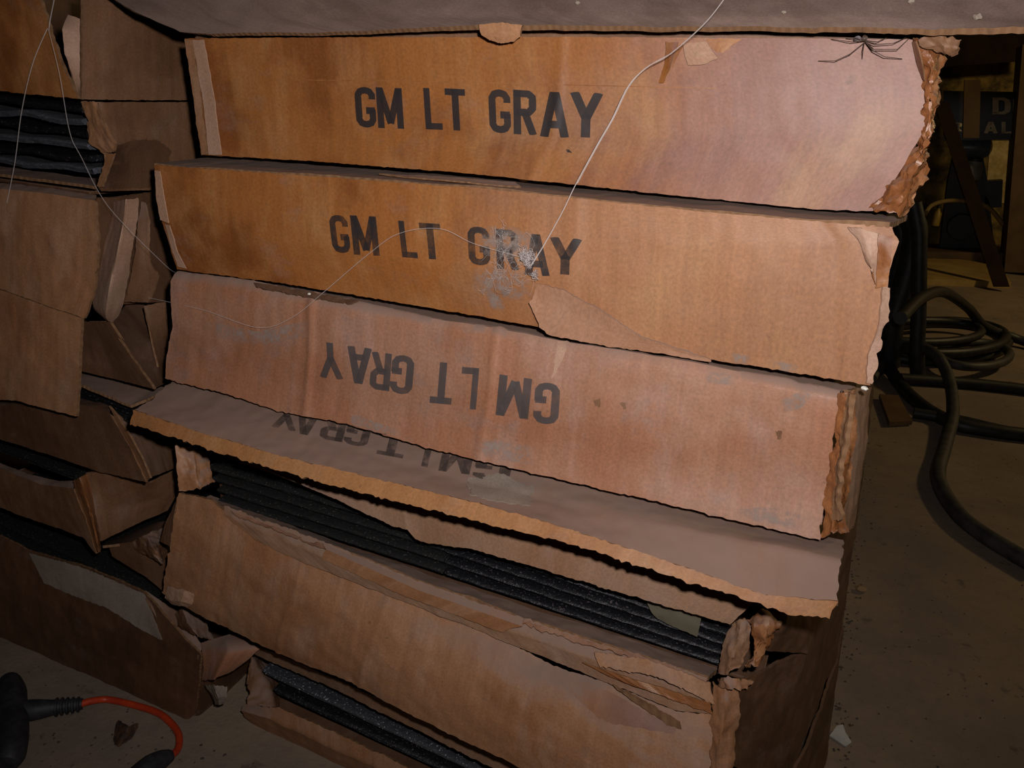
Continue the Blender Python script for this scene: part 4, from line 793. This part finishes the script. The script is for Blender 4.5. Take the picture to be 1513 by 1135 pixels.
ring('grey-dusted open loop of hose at right of the coil', 1440, 524, 52, 18, hr*2.6, hr*.9, HOSEG)
ring('upper loop of black hose on the coil, tilted', 1370, 490, 80, 16, hr*5.4, hr*.9, HOSE)
hose('black hose arching from behind stack down to the coil and right edge', [G(1330, 470, .30), G(1362, 440, .30), G(1395, 432, .26), G(1430, 455, .16), G(1455, 482, .08), G(1500, 500, .03), G(1560, 520, hr)], hr, HOSE)
# hanging hose bundle against the stack
hb = thing('hose_bundle', 'black hose bundle hanging upright just right of stack', 'hose', G(1345, 545))
yh = 3.4
tube('hose_length', [P(1350, 300, yh), P(1358, 345, yh), P(1358, 400, yh), P(1357, 470, yh), P(1355, 520, yh), G(1356, 556, .02)], .022, HOSE, hb, 12)
tube('hose_length', [P(1338, 310, yh+.1), P(1352, 340, yh+.1), P(1345, 390, yh+.1), P(1330, 440, yh+.1), P(1318, 480, yh+.1), G(1312, 540, .02)], .035, HOSE, hb, 12)
tube('hose_length', [P(1330, 320, yh+.2), P(1334, 370, yh+.2), P(1322, 420, yh+.2), P(1316, 470, yh+.2), G(1300, 530, .02)], .035, HOSE, hb, 12)
o = prism('cardboard_scrap', [G(1298, 588, .004), G(1326, 590, .004), G(1347, 628, .004), G(1313, 630, .004)], Vector((0, 0, .012)), WOODB); tag(o, 'tan board scrap on the floor under the black hoses', 'board')
o = prism('floor_board', [G(1362, 421, 0), G(1492, 426, 0), G(1470, 392, 0), G(1366, 390, 0)], Vector((0, 0, .03)), WOODY); tag(o, 'ochre board lying flat on the floor in front of the shelf base', 'board')
YP = G(1490, 424).y/S
o = prism('leaning_plank', [P(1468, 424, YP-.3), P(1492, 424, YP-.3), P(1402, 150, YP+.3), P(1380, 150, YP+.3)], Vector((0, .03, 0)), WOODD); tag(o, 'dark wooden plank leaning diagonally in front of the cluttered shelf', 'plank')
YS = YP+.9
sh = thing('storage_shelf', 'wooden shelf unit holding clutter in the background at right', 'shelf', G(1430, 392))
prism('base_board', [P(1360, 372, YS), P(1490, 374, YS), P(1490, 396, YS), P(1360, 394, YS)], Vector((0, .35, 0)), WOODB, sh)
prism('side_post', [P(1511, 66, YS-.2), P(1548, 66, YS-.2), P(1532, 404, YS-.2), P(1484, 402, YS-.2)], Vector((0, .25, 0)), WOODB, sh)
prism('post', [P(1425, 118, YS-.1), P(1449, 118, YS-.1), P(1447, 204, YS-.1), P(1423, 204, YS-.1)], Vector((0, .05, 0)), WOODB, sh)
prism('top_board', [P(1330, 40, YS+.6), P(1540, 40, YS+.6), P(1540, 88, YS+.6), P(1330, 104, YS+.6)], Vector((0, .03, 0)), WOODD, sh)
prism('back_board', [P(1330, 60, YS+.9), P(1560, 60, YS+.9), P(1560, 390, YS+.9), P(1330, 390, YS+.9)], Vector((0, .02, 0)), simple('blotchy_back_board', (.30, .20, .045), (.030, .020, .010), 7, .8), sh)  # random blotches of amber and near-black
SGN = simple('black_sign_paint', (.008, .008, .008), (.015, .014, .012), 20, .4)
CRM = simple('cream_sign_paint', (.82, .72, .42), (.60, .50, .27), 20, .5)
sg = thing('shop_sign', 'black sign with cream capital letters on the background shelf', 'sign', P(1450, 205, YS+.1))
pl = sheet('sign_board', [[(1394, 134, YS+.1), (1516, 136, YS+.1)], [(1394, 208, YS+.1), (1516, 206, YS+.1)]], sg, SGN, SGN, .01, .03, 0, rag=(0,)*4)
letters([('D', 1467, 1493, 144, 169, 0, 0), ('O', 1497, 1518, 143, 169, 0, 0), ('R', 1405, 1421, 181, 194, 0, 0), ('A', 1454, 1472, 180, 197, 0, 0), ('L', 1480, 1498, 180, 197, 0, 0)], pl, CRM, sg, lift=.004)
GLS = simple('blue_grey_paint', (.12, .16, .18), (.07, .09, .10), 20, .35)
DKM = simple('dark_metal', (.012, .013, .014), (.03, .03, .03), 20, .5)
WJ = simple('dull_white_plastic', (.34, .33, .31), (.20, .20, .18), 20, .5)
YEL = simple('yellow_plastic', (.30, .20, .03), (.2, .13, .02), 20, .4)
GRN = simple('dull_green_paint', (.07, .085, .045), (.045, .05, .03), 20, .5)
cp = thing('air_compressor', 'dark machine with blue-grey tank and curved guard on background shelf', 'machine', P(1420, 372, YS+.2))
d = (P(1466, 214, YS+.3)-P(1404, 214, YS+.3)); ln = d.length; u = d.normalized()
lathe('tank', [(.02, 0), (.048, .012), (.055, .03), (.055, ln-.03), (.048, ln-.012), (.02, ln)], P(1404, 218, YS+.3), GLS, cp, u)
prism('motor_block', [P(1410, 226, YS+.3), P(1452, 226, YS+.3), P(1458, 262, YS+.3), P(1470, 372, YS+.3), P(1388, 372, YS+.3), P(1400, 270, YS+.3)], Vector((0, .12, 0)), DKM, cp)
tube('guard', [P(1366, 318, YS+.15), P(1376, 304, YS+.15), P(1400, 297, YS+.15), P(1435, 298, YS+.15), P(1462, 308, YS+.15), P(1482, 332, YS+.15)], .012, WOODY, cp, 10)
lathe('pulley', [(.01, 0), (.07, 0), (.075, .01), (.07, .03), (.01, .03)], P(1420, 335, YS+.25), DKM, cp, Vector((0, -1, 0)))
j = thing('paint_jar', 'dull white jar in front of dark machine on background shelf', 'jar', P(1432, 262, YS+.1))
lathe('jar_body', [(.03, 0), (.045, .004), (.045, .07), (.036, .085), (.036, .10)], P(1434, 266, YS+.12), WJ, j)
lathe('jar_lid', [(.039, .10), (.039, .115), (.034, .117)], P(1434, 266, YS+.12), DKM, j)
o = prism('cream_board', [P(1463, 208, YS+.6), P(1497, 208, YS+.6), P(1494, 300, YS+.6), P(1456, 300, YS+.6)], Vector((0, .03, 0)), simple('cream_board_paint', (.60, .47, .20), (.36, .25, .09), 12, .6)); tag(o, 'stained cream board standing below the black sign', 'board')
o = prism('green_tin', [P(1454, 268, YS+.3), P(1482, 266, YS+.3), P(1480, 306, YS+.3), P(1456, 308, YS+.3)], Vector((0, .1, 0)), GRN); tag(o, 'dull green tin right of the dark machine on the shelf', 'tin')
bt = thing('bottle', 'small yellow bottle at left end of background shelf', 'bottle', P(1382, 336, YS+.05))
lathe('bottle_body', [(.015, 0), (.022, .003), (.022, .07), (.009, .09), (.009, .10)], P(1381, 334, YS+.05), YEL, bt)
lathe('bottle_cap', [(.011, .10), (.011, .115), (.008, .117)], P(1381, 334, YS+.05), DKM, bt)
